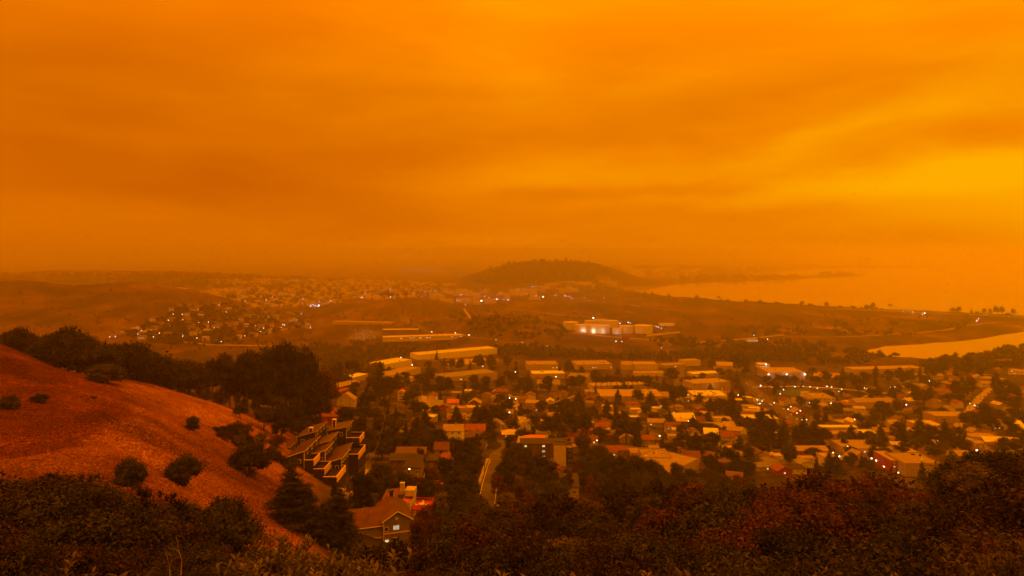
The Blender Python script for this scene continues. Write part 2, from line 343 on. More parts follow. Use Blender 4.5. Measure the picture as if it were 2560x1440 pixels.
M['lf_brush'] = leafmat('brush_leaves', (.013,.008,.005), (.032,.019,.009), (.095,.056,.026), 1.6)
M['lf_near'] = leafmat('near_leaves', (.055,.055,.022), (.11,.10,.04), (.19,.16,.07), 6)
M['e_white'] = emit('lamp_white', (1.0, .84, .62), 15); M['e_cool'] = emit('lamp_cool', (.82, .95, .92), 17)
M['e_warm'] = emit('lamp_warm', (1.0, .66, .26), 14); M['e_win'] = emit('lit_window', (1.0, .72, .30), 1.1)
M['e_winc'] = emit('lit_window_cool', (.75, .74, .48), 0.6); M['e_red'] = emit('tail_light', (1.0, .08, .04), 6)
M['carw'] = paint('car_white', (.75,.74,.72), .05, .3, spec=.5, streak=False); M['card'] = paint('car_dark', (.03,.03,.035), .1, .3, spec=.5, streak=False)
M['cars'] = paint('car_silver', (.38,.38,.38), .05, .3, spec=.5, streak=False); M['carr'] = paint('car_red', (.35,.03,.025), .05, .3, spec=.5, streak=False)
M['tyre'] = paint('tyre', (.02,.02,.02), .1)
# ================================================================== mesh helpers
class MB:
    def __init__(s): s.v = []; s.f = []; s.m = []
    def face(s, pts, mi=0):
        n = len(s.v); s.v += [tuple(p) for p in pts]; s.f.append(tuple(range(n, n+len(pts)))); s.m.append(mi)
    def hexa(s, c, mi=0, skip=()):
        """c: 8 corners, bottom 0-3 then top 4-7"""
        n = len(s.v); s.v += [tuple(p) for p in c]
        for k, q in enumerate([(3,2,1,0),(4,5,6,7),(0,1,5,4),(1,2,6,5),(2,3,7,6),(3,0,4,7)]):
            if k in skip: continue
            s.f.append(tuple(n+i for i in q)); s.m.append(mi)
    def box(s, x0, y0, z0, x1, y1, z1, mi=0, skip=()):
        s.hexa([(x0,y0,z0),(x1,y0,z0),(x1,y1,z0),(x0,y1,z0),(x0,y0,z1),(x1,y0,z1),(x1,y1,z1),(x0,y1,z1)], mi, skip)
    def bar(s, p, q, r0, r1=None, n=6, mi=0):
        r1 = r0 if r1 is None else r1; p = np.array(p, float); q = np.array(q, float); d = q-p; L_ = np.linalg.norm(d)
        if L_ < 1e-6: return
        d /= L_; a = np.cross(d, (0,0,1) if abs(d[2]) < .9 else (1,0,0)); a /= np.linalg.norm(a); b = np.cross(d, a); k = len(s.v)
        for c_, r in ((p, r0), (q, r1)):
            for i in range(n):
                an = 2*math.pi*i/n; s.v.append(tuple(c_+r*(math.cos(an)*a+math.sin(an)*b)))
        for i in range(n): s.f.append((k+i, k+(i+1)%n, k+n+(i+1)%n, k+n+i)); s.m.append(mi)
        s.f.append(tuple(k+n+i for i in range(n))); s.m.append(mi); s.f.append(tuple(k+n-1-i for i in range(n))); s.m.append(mi)
    def mesh(s, name, mats):
        me = bpy.data.meshes.new(name); me.from_pydata(s.v, [], s.f)
        for m in (mats if isinstance(mats, (list, tuple)) else [mats]): me.materials.append(m)
        me.polygons.foreach_set('material_index', s.m); me.update(); return me
    def obj(s, name, mats, parent=None, smooth_=False, **props):
        me = s.mesh(name, mats)
        if smooth_: me.polygons.foreach_set('use_smooth', [True]*len(me.polygons))
        return link(name, me, parent, **props)
def link(name, me, parent=None, loc=None, rot=None, scale=None, **props):
    o = bpy.data.objects.new(name, me); COL.objects.link(o)
    if parent is not None: o.parent = parent
    if loc is not None: o.location = loc
    if rot is not None: o.rotation_euler = rot
    if scale is not None: o.scale = scale
    for k, v_ in props.items(): o[k] = v_
    return o
def tag(o, label, category, group=None):
    o['label'] = label; o['category'] = category
    if group: o['group'] = group
    return o
def thing(name, loc, rz=0.0, label=None, category=None, group=None, scale=None):
    o = link(name, None, None, loc, (0, 0, rz), scale)
    if label: o['label'] = label
    if category: o['category'] = category
    if group: o['group'] = group
    return o
def npmesh(name, V, Q, mats, cols_=None):
    """fast mesh of quads/tris: V (n,3), Q (m,k)"""
    me = bpy.data.meshes.new(name); k = Q.shape[1]
    me.vertices.add(len(V)); me.vertices.foreach_set('co', V.astype(np.float32).ravel())
    me.loops.add(Q.size); me.loops.foreach_set('vertex_index', Q.astype(np.int32).ravel())
    me.polygons.add(len(Q)); me.polygons.foreach_set('loop_start', np.arange(0, Q.size, k, dtype=np.int32))
    me.update(calc_edges=True); me.validate()
    for m in mats: me.materials.append(m)
    return me

# ================================================================== the ground, water, haze
nr, nc = G.shape
V = np.stack([XX, YY, G], -1).reshape(-1, 3)
ii, jj = np.meshgrid(np.arange(nr-1), np.arange(nc-1), indexing='ij'); a_ = (ii*nc+jj).ravel()
Q = np.stack([a_, a_+1, a_+nc+1, a_+nc], -1)
me = npmesh('ground', V, Q, [M['ground']]); me.polygons.foreach_set('use_smooth', [True]*len(me.polygons))
hillpx = np.interp(YY, [60, 140, 220, 300, 400], [760, 800, 770, 740, 560])
z_r = (1-smooth(hillpx-60, hillpx+60, PX)) * (1-smooth(420, 600, YY))                # dry grass spur
z_g = smooth(1050, 1300, YY); z_g = np.maximum(z_g, (1-smooth(500, 760, PX))*smooth(420, 700, YY))
z_b = np.clip(smooth(3300, 3600, YY)*smooth(18, 45, G)*(np.abs(PX-1350) < 420), 0, 1)
z_b = np.maximum(z_b, smooth(1050, 1120, YY)*(1-smooth(1240, 1300, YY))*smooth(2250, 2400, PX))
z_b = np.maximum(z_b, 0.65*smooth(4000, 4400, YY)*(1-smooth(500, 800, PX)))
z_b = np.maximum(z_b, (1-smooth(30, 60, YY))*1.0)
z_b = np.maximum(z_b, smooth(780, 1000, PX)*(1-smooth(210, 260, YY)))
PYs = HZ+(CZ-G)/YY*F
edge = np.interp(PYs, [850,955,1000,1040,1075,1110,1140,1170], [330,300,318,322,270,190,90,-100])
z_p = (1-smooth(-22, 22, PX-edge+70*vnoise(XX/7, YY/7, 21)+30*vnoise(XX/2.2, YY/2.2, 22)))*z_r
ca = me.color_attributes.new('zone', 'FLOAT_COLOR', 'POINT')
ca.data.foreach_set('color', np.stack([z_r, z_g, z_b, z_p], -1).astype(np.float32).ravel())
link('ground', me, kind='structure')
# the brow of the lookout around and behind the viewer
bx_, by_ = np.meshgrid(np.linspace(-150, 150, 76), np.linspace(-60, 140, 51)); bz = np.array([[gz(x, y) for x, y in zip(r1, r2)] for r1, r2 in zip(bx_, by_)])
bz = bz-.45-np.where((by_ < 1.6), 0.0, .25)+np.where(by_ < 1.6, -.15+(1.6-by_)*.10, 0)
me = npmesh('lookout_ground', np.stack([bx_, by_, bz], -1).reshape(-1, 3), np.array([[i*76+j, i*76+j+1, (i+1)*76+j+1, (i+1)*76+j] for i in range(50) for j in range(75)]), [M['ground']])
me.polygons.foreach_set('use_smooth', [True]*len(me.polygons))
ca = me.color_attributes.new('zone', 'FLOAT_COLOR', 'POINT'); ca.data.foreach_set('color', np.tile(np.array([0, 0, 1, 0], np.float32), 76*51)); link('lookout_ground', me, kind='structure')
w = MB(); w.face([(-12000, 1180, 0), (26000, 1180, 0), (26000, 19000, 0), (-12000, 19000, 0)])
w.obj('bay_water', M['water'], kind='structure')
b = MB(); b.box(-21000, -400, -14, 24000, 20000, 236)
hz_m = mat('smoke_haze', lambda t, o: None); t_ = hz_m.node_tree
pv = nn(t_, 'ShaderNodeVolumePrincipled', _Density=HAZE if 'HAZE' in globals() else 0.00026, _Anisotropy=0.78)
pv.inputs['Color'].default_value = (1.0, 0.96, 0.80, 1)
t_.links.new(pv.outputs[0], [n for n in t_.nodes if n.type == 'OUTPUT_MATERIAL'][0].inputs['Volume'])
b.obj('haze', hz_m, kind='stuff')
# ================================================================== foliage library (shared meshes, metres)
def ico():
    t = (1+5**.5)/2
    v = np.array([(-1,t,0),(1,t,0),(-1,-t,0),(1,-t,0),(0,-1,t),(0,1,t),(0,-1,-t),(0,1,-t),(t,0,-1),(t,0,1),(-t,0,-1),(-t,0,1)], float)
    v /= np.linalg.norm(v[0])
    f = np.array([(0,11,5),(0,5,1),(0,1,7),(0,7,10),(0,10,11),(1,5,9),(5,11,4),(11,10,2),(10,7,6),(7,1,8),(3,9,4),(3,4,2),(3,2,6),(3,6,8),(3,8,9),(4,9,5),(2,4,11),(6,2,10),(8,6,7),(9,8,1)])
    return v, f
ICOV, ICOF = ico()
def crown_mesh(name, C, Rr, leaf, per_m2, m, flat_=0.8, core=0.72, aspect=0.55, jitter=0.22, up=0.0, spikes=0, spl=.8):
    """clumps at C (k,3) with radii Rr (k,): dark cores plus many leaf-sized faces round each clump"""
    C = np.asarray(C, float); Rr = np.asarray(Rr, float); Vs, Fs, n = [], [], 0
    for c, r in zip(C, Rr):
        v = ICOV*(r*core)*(1+0.25*(rng.random((12, 1))-.5)); v[:, 2] *= flat_; v = v + c
        Vs.append(v); Fs.append(np.concatenate([ICOF, ICOF[:, 2:3]], 1)+n); n += 12
    for c, r in zip(C, Rr):
        k = max(12, int(4*math.pi*r*r*per_m2))
        d = rng.normal(size=(k, 3)); d /= np.linalg.norm(d, axis=1, keepdims=True)
        d[:, 2] = np.where(d[:, 2] < -0.5, -d[:, 2], d[:, 2])
        p = c + d*(r*(1+jitter*rng.normal(size=(k, 1))))*np.array([1, 1, flat_])
        nrm = 1.35*d + 0.55*rng.normal(size=(k, 3)) + np.array([0, 0, up+.35]); nrm /= np.linalg.norm(nrm, axis=1, keepdims=True)
        a = np.cross(nrm, rng.normal(size=(k, 3))); a /= np.linalg.norm(a, axis=1, keepdims=True)+1e-9; b = np.cross(nrm, a)
        s = leaf*(0.6+0.8*rng.random((k, 1)))
        q = np.stack([p-a*s, p-b*s*aspect, p+a*s, p+b*s*aspect], 1).reshape(-1, 3)
        Vs.append(q); Fs.append(np.arange(4*k).reshape(-1, 4)+n); n += 4*k
    for i in range(spikes):
        j = int(rng.integers(len(C))); d = rng.normal(size=3)+np.array([0, 0, .9]); d /= np.linalg.norm(d); d[2] = abs(d[2]); k = 16
        t = rng.random((k, 1)); p = C[j]+d*(Rr[j]*.8+spl*(.4+.6*rng.random())*t)+.04*rng.normal(size=(k, 3))
        a = d+.55*rng.normal(size=(k, 3)); a /= np.linalg.norm(a, axis=1, keepdims=True); b = np.cross(a, rng.normal(size=(k, 3))); b /= np.linalg.norm(b, axis=1, keepdims=True)+1e-9
        s = leaf*(.6+.6*rng.random((k, 1))); q = np.stack([p-a*s, p-b*s*aspect, p+a*s, p+b*s*aspect], 1).reshape(-1, 3)
        Vs.append(q); Fs.append(np.arange(4*k).reshape(-1, 4)+n); n += 4*k
    V = np.concatenate(Vs); Fq = np.concatenate(Fs)
    # icosphere faces were padded to quads; rebuild as one tri mesh for them
    tri = Fq[:, 2] == Fq[:, 3]; T = np.concatenate([Fq[tri][:, :3], Fq[~tri][:, [0,1,2]], Fq[~tri][:, [0,2,3]]])
    return npmesh(name, V, T, [m])
def dome(k, rx, rz, z0, r0, r1, bottom=-0.2):
    C, Rr = [], []
    for i in range(k):
        while True:
            d = rng.normal(size=3); d /= np.linalg.norm(d)
            if d[2] > bottom: break
        r = r0+(r1-r0)*rng.random(); sc = 0.62+0.25*rng.random()
        C.append((d[0]*rx*sc, d[1]*rx*sc, z0+d[2]*rz*sc)); Rr.append(r)
    C.append((0, 0, z0)); Rr.append(min(rx, rz)*0.62); return C, Rr
def trunk_mesh(name, h, r, limbs=5, spread=2.0, lean=0.0):
    m = MB(); p = (0, 0, -1.5); pts = [p]
    for i in range(1, 4):
        z = h*i/3; pts.append((lean*z+0.15*rng.normal(), 0.15*rng.normal(), z))
    for i in range(3): m.bar(pts[i], pts[i+1], r*(1-.25*i), r*(1-.25*(i+1)), 7)
    for i in range(limbs):
        a = rng.random()*6.28; z = h*(.5+.4*rng.random()); s = np.array([lean*z, 0, z])
        e_ = s+np.array([math.cos(a)*spread, math.sin(a)*spread, spread*(.5+.5*rng.random())]); m.bar(s, e_, r*.45, r*.15, 5)
    return m.mesh(name, M['bark'])
LIB = {}
def kind(key, crowns, trunks, size): LIB[key] = dict(c=crowns, t=trunks, s=size)
# oak: low wide dome, height 8, radius 5
kind('oak', [crown_mesh('oak_crown', *dome(22, 4.6, 3.1, 4.4, 1.3, 2.0, -.35), .22, 6.5, M['lf_oak'], jitter=.28, spikes=60, spl=1.0) for _ in range(4)],
     [trunk_mesh('oak_trunk', 3.4, .38, 5, 2.2) for _ in range(2)], (9.2, 8.0))
kind('roundoak', [crown_mesh('round_oak_crown', *dome(30, 3.9, 3.3, 3.3, 1.1, 1.7, -.75), .20, 8, M['lf_oak']) for _ in range(3)], [trunk_mesh('round_oak_trunk', 2.6, .3, 4, 1.6)], (8.0, 7.2))
# broad: tall rounded broadleaf (eucalypt / bay), height 14, radius 5
def euc():
    C, Rr = [], []
    for i in range(22):
        z = 4.5+8.2*rng.random()**.8; rad = 4.2*math.sin(math.pi*min(.97, (z-2.2)/12.3))**.7; a = rng.random()*6.28; q = rad*math.sqrt(rng.random())
        C.append((q*math.cos(a), q*math.sin(a), z)); Rr.append(1.1+.9*rng.random())
    return C, Rr
kind('broad', [crown_mesh('broad_crown', *euc(), .26, 5.5, M['lf_oak'], jitter=.28, spikes=60, spl=1.4) for _ in range(4)], [trunk_mesh('broad_trunk', 9, .42, 7, 2.4) for _ in range(2)], (9.5, 14))
kind('autumn', [crown_mesh('autumn_crown', *euc(), .26, 5.0, M['lf_red']) for _ in range(2)], [trunk_mesh('autumn_trunk', 9, .42, 7, 2.4)], (9.5, 14))
kind('olive', [crown_mesh('olive_crown', *dome(20, 4.2, 4.0, 4.8, .9, 1.6, -.6), .2, 6.0, M['lf_olive'], core=.55, jitter=.3) for _ in range(3)],
     [trunk_mesh('olive_trunk', 5, .3, 6, 2.2)], (9, 9.5))
# pine: irregular storeyed cone, height 16
def pine(h=16, rb=4.6, tiers=9):
    C, Rr = [], []
    for i in range(tiers):
        t = i/(tiers-1); z = h*(.16+.80*t); rad = rb*(1-t)**.75*(0.75+.4*rng.random()); nn_ = max(1, int(3+rad*1.5))
        for j in range(nn_):
            a = 6.28*j/nn_+rng.random(); q = rad*(.45+.5*rng.random())
            C.append((q*math.cos(a), q*math.sin(a), z+.4*rng.normal())); Rr.append(.65+rad*.20+.3*rng.random())
        C.append((0, 0, z)); Rr.append(.5+rad*.35)
    return C, Rr
kind('pine', [crown_mesh('pine_crown', *pine(), .26, 7.5, M['lf_pine'], flat_=.5, aspect=.28) for _ in range(3)], [trunk_mesh('pine_trunk', 14, .35, 8, 2.6) for _ in range(2)], (9, 16.5))
def cone(h=12, rb=2.0, k=12):
    C, Rr = [], []
    for i in range(k):
        t = i/(k-1); z = h*(.07+.88*t); r = max(.35, rb*(1-t)**.8*.75); C.append((.25*rng.normal(), .25*rng.normal(), z)); Rr.append(r)
        if t < .8:
            a = rng.random()*6.28; C.append((r*.7*math.cos(a), r*.7*math.sin(a), z)); Rr.append(r*.6)
    return C, Rr
kind('cypress', [crown_mesh('cypress_crown', *cone(), .2, 8.0, M['lf_pine'], flat_=1.1, aspect=.35) for _ in range(2)], [trunk_mesh('cypress_trunk', 9, .22, 0, 1)], (4.2, 12))
kind('column', [crown_mesh('column_crown', *cone(11, 1.6, 13), .17, 9.0, M['lf_oak'], flat_=1.2, aspect=.4)], [trunk_mesh('column_trunk', 7, .18, 0, 1)], (3.3, 11))
# parasol: flat-topped spreading conifer
kind('parasol', [crown_mesh('parasol_crown', *dome(24, 5.5, 1.7, 7.4, 1.1, 1.7, -.3), .24, 6.5, M['lf_pine'], flat_=.6, aspect=.35) for _ in range(2)], [trunk_mesh('parasol_trunk', 6.8, .35, 7, 3.0)], (11, 9.6))
# row: light-crowned street tree with bare stems
kind('row', [crown_mesh('row_crown', *dome(12, 2.6, 2.4, 8.6, .9, 1.4, -.8), .2, 6.0, M['lf_pine']) for _ in range(2)], [trunk_mesh('row_trunk', 8, .2, 5, 1.6)], (5.6, 11.5))
# shrubs (on the ground)
kind('shrub', [crown_mesh('shrub_crown', *dome(15, 3.3, 2.9, .8, .7, 1.2, -.1), .14, 20, M['lf_brush'], jitter=.36, core=.5, spikes=70, spl=1.0) for _ in range(4)], [trunk_mesh('shrub_stem', 1.6, .1, 5, 1.2)], (7.4, 4.1))
kind('darkshrub', [crown_mesh('dark_shrub_crown', *dome(15, 3.2, 2.7, .8, .8, 1.3, -.1), .15, 17, M['lf_oak'], jitter=.3, core=.6, spikes=50, spl=.8) for _ in range(3)], [trunk_mesh('dark_shrub_stem', 1.6, .1, 5, 1.2)], (7.2, 3.9))
kind('redshrub', [crown_mesh('bronze_shrub_crown', *dome(15, 3.2, 2.9, .8, .7, 1.2, -.1), .14, 18, M['lf_red'], jitter=.36, core=.5, spikes=70, spl=1.1) for _ in range(2)], [trunk_mesh('bronze_shrub_stem', 1.6, .1, 5, 1.2)], (7.2, 4.1))
kind('nearshrub', [crown_mesh('near_shrub_crown', *dome(15, 3.0, 2.5, .7, .6, 1.1, -.1), .095, 34, M['lf_brush'], jitter=.38, core=.5, spikes=110, spl=.8) for _ in range(3)], [trunk_mesh('near_shrub_stem', 1.4, .07, 6, 1.2)], (6.8, 3.6))
kind('nearoak', [crown_mesh('near_dark_shrub_crown', *dome(15, 3.0, 2.5, .7, .6, 1.1, -.1), .095, 34, M['lf_oak'], jitter=.38, core=.5, spikes=110, spl=.8) for _ in range(2)], [trunk_mesh('near_dark_shrub_stem', 1.4, .07, 6, 1.2)], (6.8, 3.6))
kind('bush', [crown_mesh('bush_crown', *dome(8, 1.1, .8, .45, .45, .7, -.1), .16, 12, M['lf_oak']) for _ in range(2)], [trunk_mesh('bush_stem', .6, .06, 3, .4)], (2.8, 1.7))
NAMES = dict(roundoak='oak_tree', nearshrub='shrub', nearoak='shrub', oak='oak_tree', broad='broadleaf_tree', autumn='bronze_tree', olive='olive_tree', pine='pine_tree', cypress='cypress_tree', column='slender_tree',
             parasol='spreading_tree', row='street_tree', shrub='shrub', darkshrub='shrub', redshrub='shrub', bush='bush')
CATS = dict(nearshrub='shrub', nearoak='shrub', shrub='shrub', darkshrub='shrub', redshrub='shrub', bush='bush')
DESC = dict(roundoak='round dark oak', nearshrub='brown fine-leaved shrub', nearoak='dark fine-leaved shrub', oak='low round dark oak', broad='tall dark rounded tree', autumn='bronze-red leaved tree', olive='pale feathery tree', pine='storeyed dark pine', cypress='pointed dark conifer',
            column='slender upright tree', parasol='flat-topped spreading tree', row='bare-stemmed street tree', shrub='brown leafy shrub', darkshrub='dark dense shrub', redshrub='reddish bronze shrub', bush='small round bush')
AUTO = []            # things that get their label from a landmark at the end
def tree(k, x, y, h, wscale=1.0, label=None, group=None, sink=0.3, rz=None, auto=None):
    l = LIB[k]; s = h/l['s'][1]; z = gz(x, y)-sink; wscale = min(wscale, 15.0/(l['s'][0]*s))
    o = thing(NAMES[k], (x, y, z), rng.random()*6.28 if rz is None else rz, None, CATS.get(k, 'tree'), group, (s*wscale, s*wscale*(.9+.2*rng.random()), s))
    link('crown', l['c'][int(rng.integers(len(l['c'])))], o); link('trunk', l['t'][int(rng.integers(len(l['t'])))], o)
    if label: o['label'] = label
    else: AUTO.append((o, auto or DESC[k], (x/y*F+1280), HZ+(CZ-z-h*.5)/y*F))
    return o
def tree_px(k, px, py, hpx, wscale=1.0, label=None, group=None, ymin=60, auto=None, yd=None):
    """a tree whose foot stands on the slope seen at (px, py), as tall as hpx of the photo"""
    if yd: x, y = (px-1280)/F*yd, yd
    else: x, y, z = at(px, py, ymin)
    return tree(k, x, y, hpx*y/F, wscale, label, group, auto=auto)
# ================================================================== buildings
WIN = {}
def win_mesh(w, h, frame, glass, cols=2, rows=1, deep=True):
    key = (round(w, 2), round(h, 2), frame, glass, cols, rows)
    if key in WIN: return WIN[key]
    f = MB(); t = .12*max(1, w/1.8)
    f.box(-w/2-t, -.09, -t, -w/2, 0.02, h+t); f.box(w/2, -.09, -t, w/2+t, .02, h+t); f.box(-w/2, -.09, h, w/2, .02, h+t); f.box(-w/2, -.09, -t, w/2, .02, 0)
    for i in range(1, cols): x = -w/2+w*i/cols; f.box(x-.04, -.07, 0, x+.04, .02, h)
    for i in range(1, rows): z = h*i/rows; f.box(-w/2, -.07, z-.04, w/2, .02, z+.04)
    g = MB(); g.box(-w/2, -.03, 0, w/2, .01, h)
    WIN[key] = (f.mesh('window', M[frame]), g.mesh('pane', M[glass])); return WIN[key]
def window(parent, x, y, z, w, h, rz=0, frame='trim_white', glass='glass', cols=2, rows=1, pane=True):
    a, b_ = win_mesh(w, h, frame, glass, cols, rows)
    o = link('window', a, parent, (x, y, z), (0, 0, rz)); link('pane', b_, o); return o
def gable(mb, x0, y0, x1, y1, ze, zr, axis='x', ov=.5, th=.18, mi=0):
    """pitched roof slabs with thickness"""
    if axis == 'x':
        ym = (y0+y1)/2; sl = (zr-ze)/(ym-y0); d = ov*sl
        for a, s in ((y0-ov, -1), (y1+ov, 1)):
            mb.hexa([(x0-ov,a,ze-d),(x1+ov,a,ze-d),(x1+ov,ym,zr),(x0-ov,ym,zr),(x0-ov,a,ze-d+th),(x1+ov,a,ze-d+th),(x1+ov,ym,zr+th),(x0-ov,ym,zr+th)], mi)
    else:
        xm = (x0+x1)/2; sl = (zr-ze)/(xm-x0); d = ov*sl
        for a in (x0-ov, x1+ov):
            mb.hexa([(a,y0-ov,ze-d),(a,y1+ov,ze-d),(xm,y1+ov,zr),(xm,y0-ov,zr),(a,y0-ov,ze-d+th),(a,y1+ov,ze-d+th),(xm,y1+ov,zr+th),(xm,y0-ov,zr+th)], mi)
def hip(mb, x0, y0, x1, y1, ze, zr, ov=.6, mi=0):
    x0 -= ov; x1 += ov; y0 -= ov; y1 += ov; w, d = x1-x0, y1-y0; k = min(w, d)/2
    if w >= d: a, b_ = (x0+k, (y0+y1)/2, zr), (x1-k, (y0+y1)/2, zr)
    else: a, b_ = ((x0+x1)/2, y0+k, zr), ((x0+x1)/2, y1-k, zr)
    c = [(x0,y0,ze),(x1,y0,ze),(x1,y1,ze),(x0,y1,ze)]
    if w >= d: mb.face([c[0],c[1],b_,a],mi); mb.face([c[1],c[2],b_],mi); mb.face([c[2],c[3],a,b_],mi); mb.face([c[3],c[0],a],mi)
    else: mb.face([c[0],c[1],a],mi); mb.face([c[1],c[2],b_,a],mi); mb.face([c[2],c[3],b_],mi); mb.face([c[3],c[0],a,b_],mi)
    mb.hexa([(x0,y0,ze-.2),(x1,y0,ze-.2),(x1,y1,ze-.2),(x0,y1,ze-.2),(x0,y0,ze-.002),(x1,y0,ze-.002),(x1,y1,ze-.002),(x0,y1,ze-.002)], mi)
FOOT = []            # occupied places, to keep trees and houses apart
def building(name, A, B, depth, h, label, cat, roof='flat', wall='w_tan', rmat='r_tan', base=None, zbase=None, floors=1, nwin=0, lit=0.0, wmat='trim_white', winw=1.2, winh=1.1,
             pitch=.45, vents=0, panels=0, parapet=.5, group=None, auto=None, sidewin=0, chimney=False, under=3.0, band=None, pts=None, garage=False):
    """front wall stands on the ground line seen from photo point A to photo point B (or pts = two ground points)"""
    if pts: (ax, ay), (bx, by) = pts
    else:
        ax, ay, az = at(*A, 150 if A[1] > 1000 else 400); bx, by, bz = at(*B, 150 if B[1] > 1000 else 400)
        m = (ay+by)/2                                       # keep the wall roughly as wide as seen if the slope bends
        if A[1] > 1000 and abs(A[1]-B[1]) < 8: ay = by = m; ax = (A[0]-1280)/F*m; bx = (B[0]-1280)/F*m
        if abs(by-ay) > 2.2*abs(bx-ax)+6: ay = by = m; ax = (A[0]-1280)/F*m; bx = (B[0]-1280)/F*m
    w = math.hypot(bx-ax, by-ay); rz = math.atan2(by-ay, bx-ax); c, s = math.cos(rz), math.sin(rz)
    zs = [gz(ax, ay), gz(bx, by)]; z = (sum(zs)/2) if zbase is None else zbase
    cx, cy_ = (ax+bx)/2-s*depth/2, (ay+by)/2+c*depth/2
    o = thing(name, ((ax+bx)/2, (ay+by)/2, z), rz, label, cat, group)
    FOOT.append((cx, cy_, w/2, depth/2, rz))
    X0, X1 = -w/2, w/2; wl = MB()
    wl.box(X0, 0, -under, X1, depth, h, skip=(0, 1)); ze = h
    rf = MB(); long_x = w >= depth
    if roof == 'flat':
        rf.box(X0+.15, .15, h-.45, X1-.15, depth-.15, h-.2)
        if parapet:
            for q in ((X0-.05,-.05,X1+.05,.2),(X0-.05,depth-.2,X1+.05,depth+.05)): rf.box(q[0],q[1],h+.001,q[2],q[3],h+parapet*.5)
            for q in ((X0-.05,.2,X0+.2,depth-.2),(X1-.2,.2,X1+.05,depth-.2)): rf.box(q[0],q[1],h+.001,q[2],q[3],h+parapet*.5)
        ze = h
    elif roof in ('gable', 'gable_front'):
        axis = 'x' if roof == 'gable' else 'y'; span = depth if axis == 'x' else w; zr = h+span/2*pitch
        gable(rf, X0, 0, X1, depth, h, zr, axis, min(.55, span*.07))
        if axis == 'x':
            for x in (X0, X1): wl.face([(x,0,h),(x,depth,h),(x,depth/2,zr)])
        else:
            for y in (0, depth): wl.face([(X0,y,h),(X1,y,h),((X0+X1)/2,y,zr)])
        ze = zr
    elif roof == 'hip': zr = h+min(w, depth)/2*pitch; hip(rf, X0, 0, X1, depth, h, zr); ze = zr
    elif roof == 'shed':
        zr = h+depth*pitch; rf.hexa([(X0-.4,-.4,h-.1),(X1+.4,-.4,h-.1),(X1+.4,depth+.4,zr),(X0-.4,depth+.4,zr),(X0-.4,-.4,h+.12),(X1+.4,-.4,h+.12),(X1+.4,depth+.4,zr+.2),(X0-.4,depth+.4,zr+.2)])
        for x in (X0, X1): wl.face([(x,0,h),(x,depth,h),(x,depth,zr-.02)])
        wl.face([(X0,depth,h),(X1,depth,h),(X1,depth,zr-.02),(X0,depth,zr-.02)]); ze = zr
    wl.obj('wall', M[wall], o); rf.obj('roof', M[rmat], o)
    if panels:
        pb = MB()
        for i in range(panels+1): x = X0+w*i/panels; pb.box(x-.12, -.10, 0, x+.12, -.005, h-.3)
        pb.obj('panel_joint', M['w_dark'], o, kind='stuff')
    if band: bb = MB(); bb.box(X0-.06, -.10, h*band, X1+.06, -.004, h*band+.35); bb.obj('fascia', M['trim'], o)
    if nwin:
        fh = h/floors
        for fl in range(floors):
            for i in range(nwin):
                x = X0+w*(i+.5)/nwin; g = 'glass'
                if rng.random() < lit: g = 'e_win' if rng.random() < .65 else 'e_winc'
                if garage and fl == 0 and i == 0: window(o, x, 0, .1, min(2.6, w/nwin*.8), min(2.2, fh*.8), 0, wmat, 'w_grey', 1, 4); continue
                window(o, x, 0, fh*fl+fh*.38, min(winw, w/nwin*.7), min(winh, fh*.5), 0, wmat, g)
    if sidewin:
        for side in (-1, 1):
            for fl in range(floors):
                for i in range(sidewin): window(o, X1 if side > 0 else X0, depth*(i+.5)/sidewin, h/floors*(fl+.38), min(1.1, winw), min(winh, h/floors*.5), R(90)*side, wmat)
    for i in range(vents):
        v_ = MB(); a_, b2 = X0+w*(.1+.8*rng.random()), depth*(.15+.7*rng.random()); s_ = .5+.7*rng.random()
        zz = h-.2 if roof == 'flat' else None
        if zz is None: break
        v_.box(a_-s_, b2-s_*.7, zz-.05, a_+s_, b2+s_*.7, zz+.5+.6*rng.random()); v_.obj('roof_vent', M[random.choice(['metal', 'w_white', 'w_dark'])], o)
    if chimney:
        ch = MB(); x = X0+w*(.25+.5*rng.random()); y = depth*.5; ch.box(x-.4, y-.4, h-.5, x+.4, y+.4, ze+.9); ch.box(x-.5, y-.5, ze+.9, x+.5, y+.5, ze+1.08); ch.obj('chimney', M[random.choice(['w_tan', 'w_red', 'w_cream'])], o)
    if auto: AUTO.append((o, auto, (cx/cy_*F+1280), HZ+(CZ-z-h*.5)/cy_*F))
    return o
MARKS = []           # landmarks: photo x, y, phrase used in other labels
def mark(px, py, phrase): MARKS.append((px, py, phrase))

# lamps: post with a head, glowing globe
def globe(name, r, m):
    v = ICOV*r; me = npmesh(name, v, ICOF, [m]); return me
GLB = {k: globe('lamp_head', 1.0, M[k]) for k in ('e_white', 'e_cool', 'e_warm')}
_pm = MB(); _pm.bar((0,0,-1), (0,0,1), .012, .009, 6); _pm.bar((0,0,.97), (0,-.10,1), .009, .007, 5); POST = _pm.mesh('post', M['metal'])
def lamp(px, py, h, r, kind_='e_white', label=None, y=None, auto='lit street lamp', group='street and yard lamps', ymin=150):
    """a lit lamp on a post; (px, py) is where its light shows"""
    if y is None:
        x, y, z = at(px, py+8, ymin)
        for _ in range(4):
            x = (px-1280)/F*y; zl = gz(x, y)+h; yy = (CZ-zl)*F/(py-HZ); y = .5*y+.5*yy if yy > 0 else y
    x = (px-1280)/F*y; g = gz(x, y)
    o = thing('street_lamp', (x, y, g), rng.random()*6.28, label, 'lamp', group)
    link('post', POST, o, (0, 0, 0), None, (h*.9, h*.9, h)); link('lamp_head', GLB[kind_], o, (0, -.09*h, h), None, (r, r, r*.7))
    if not label: AUTO.append((o, auto, px, py))
    return o
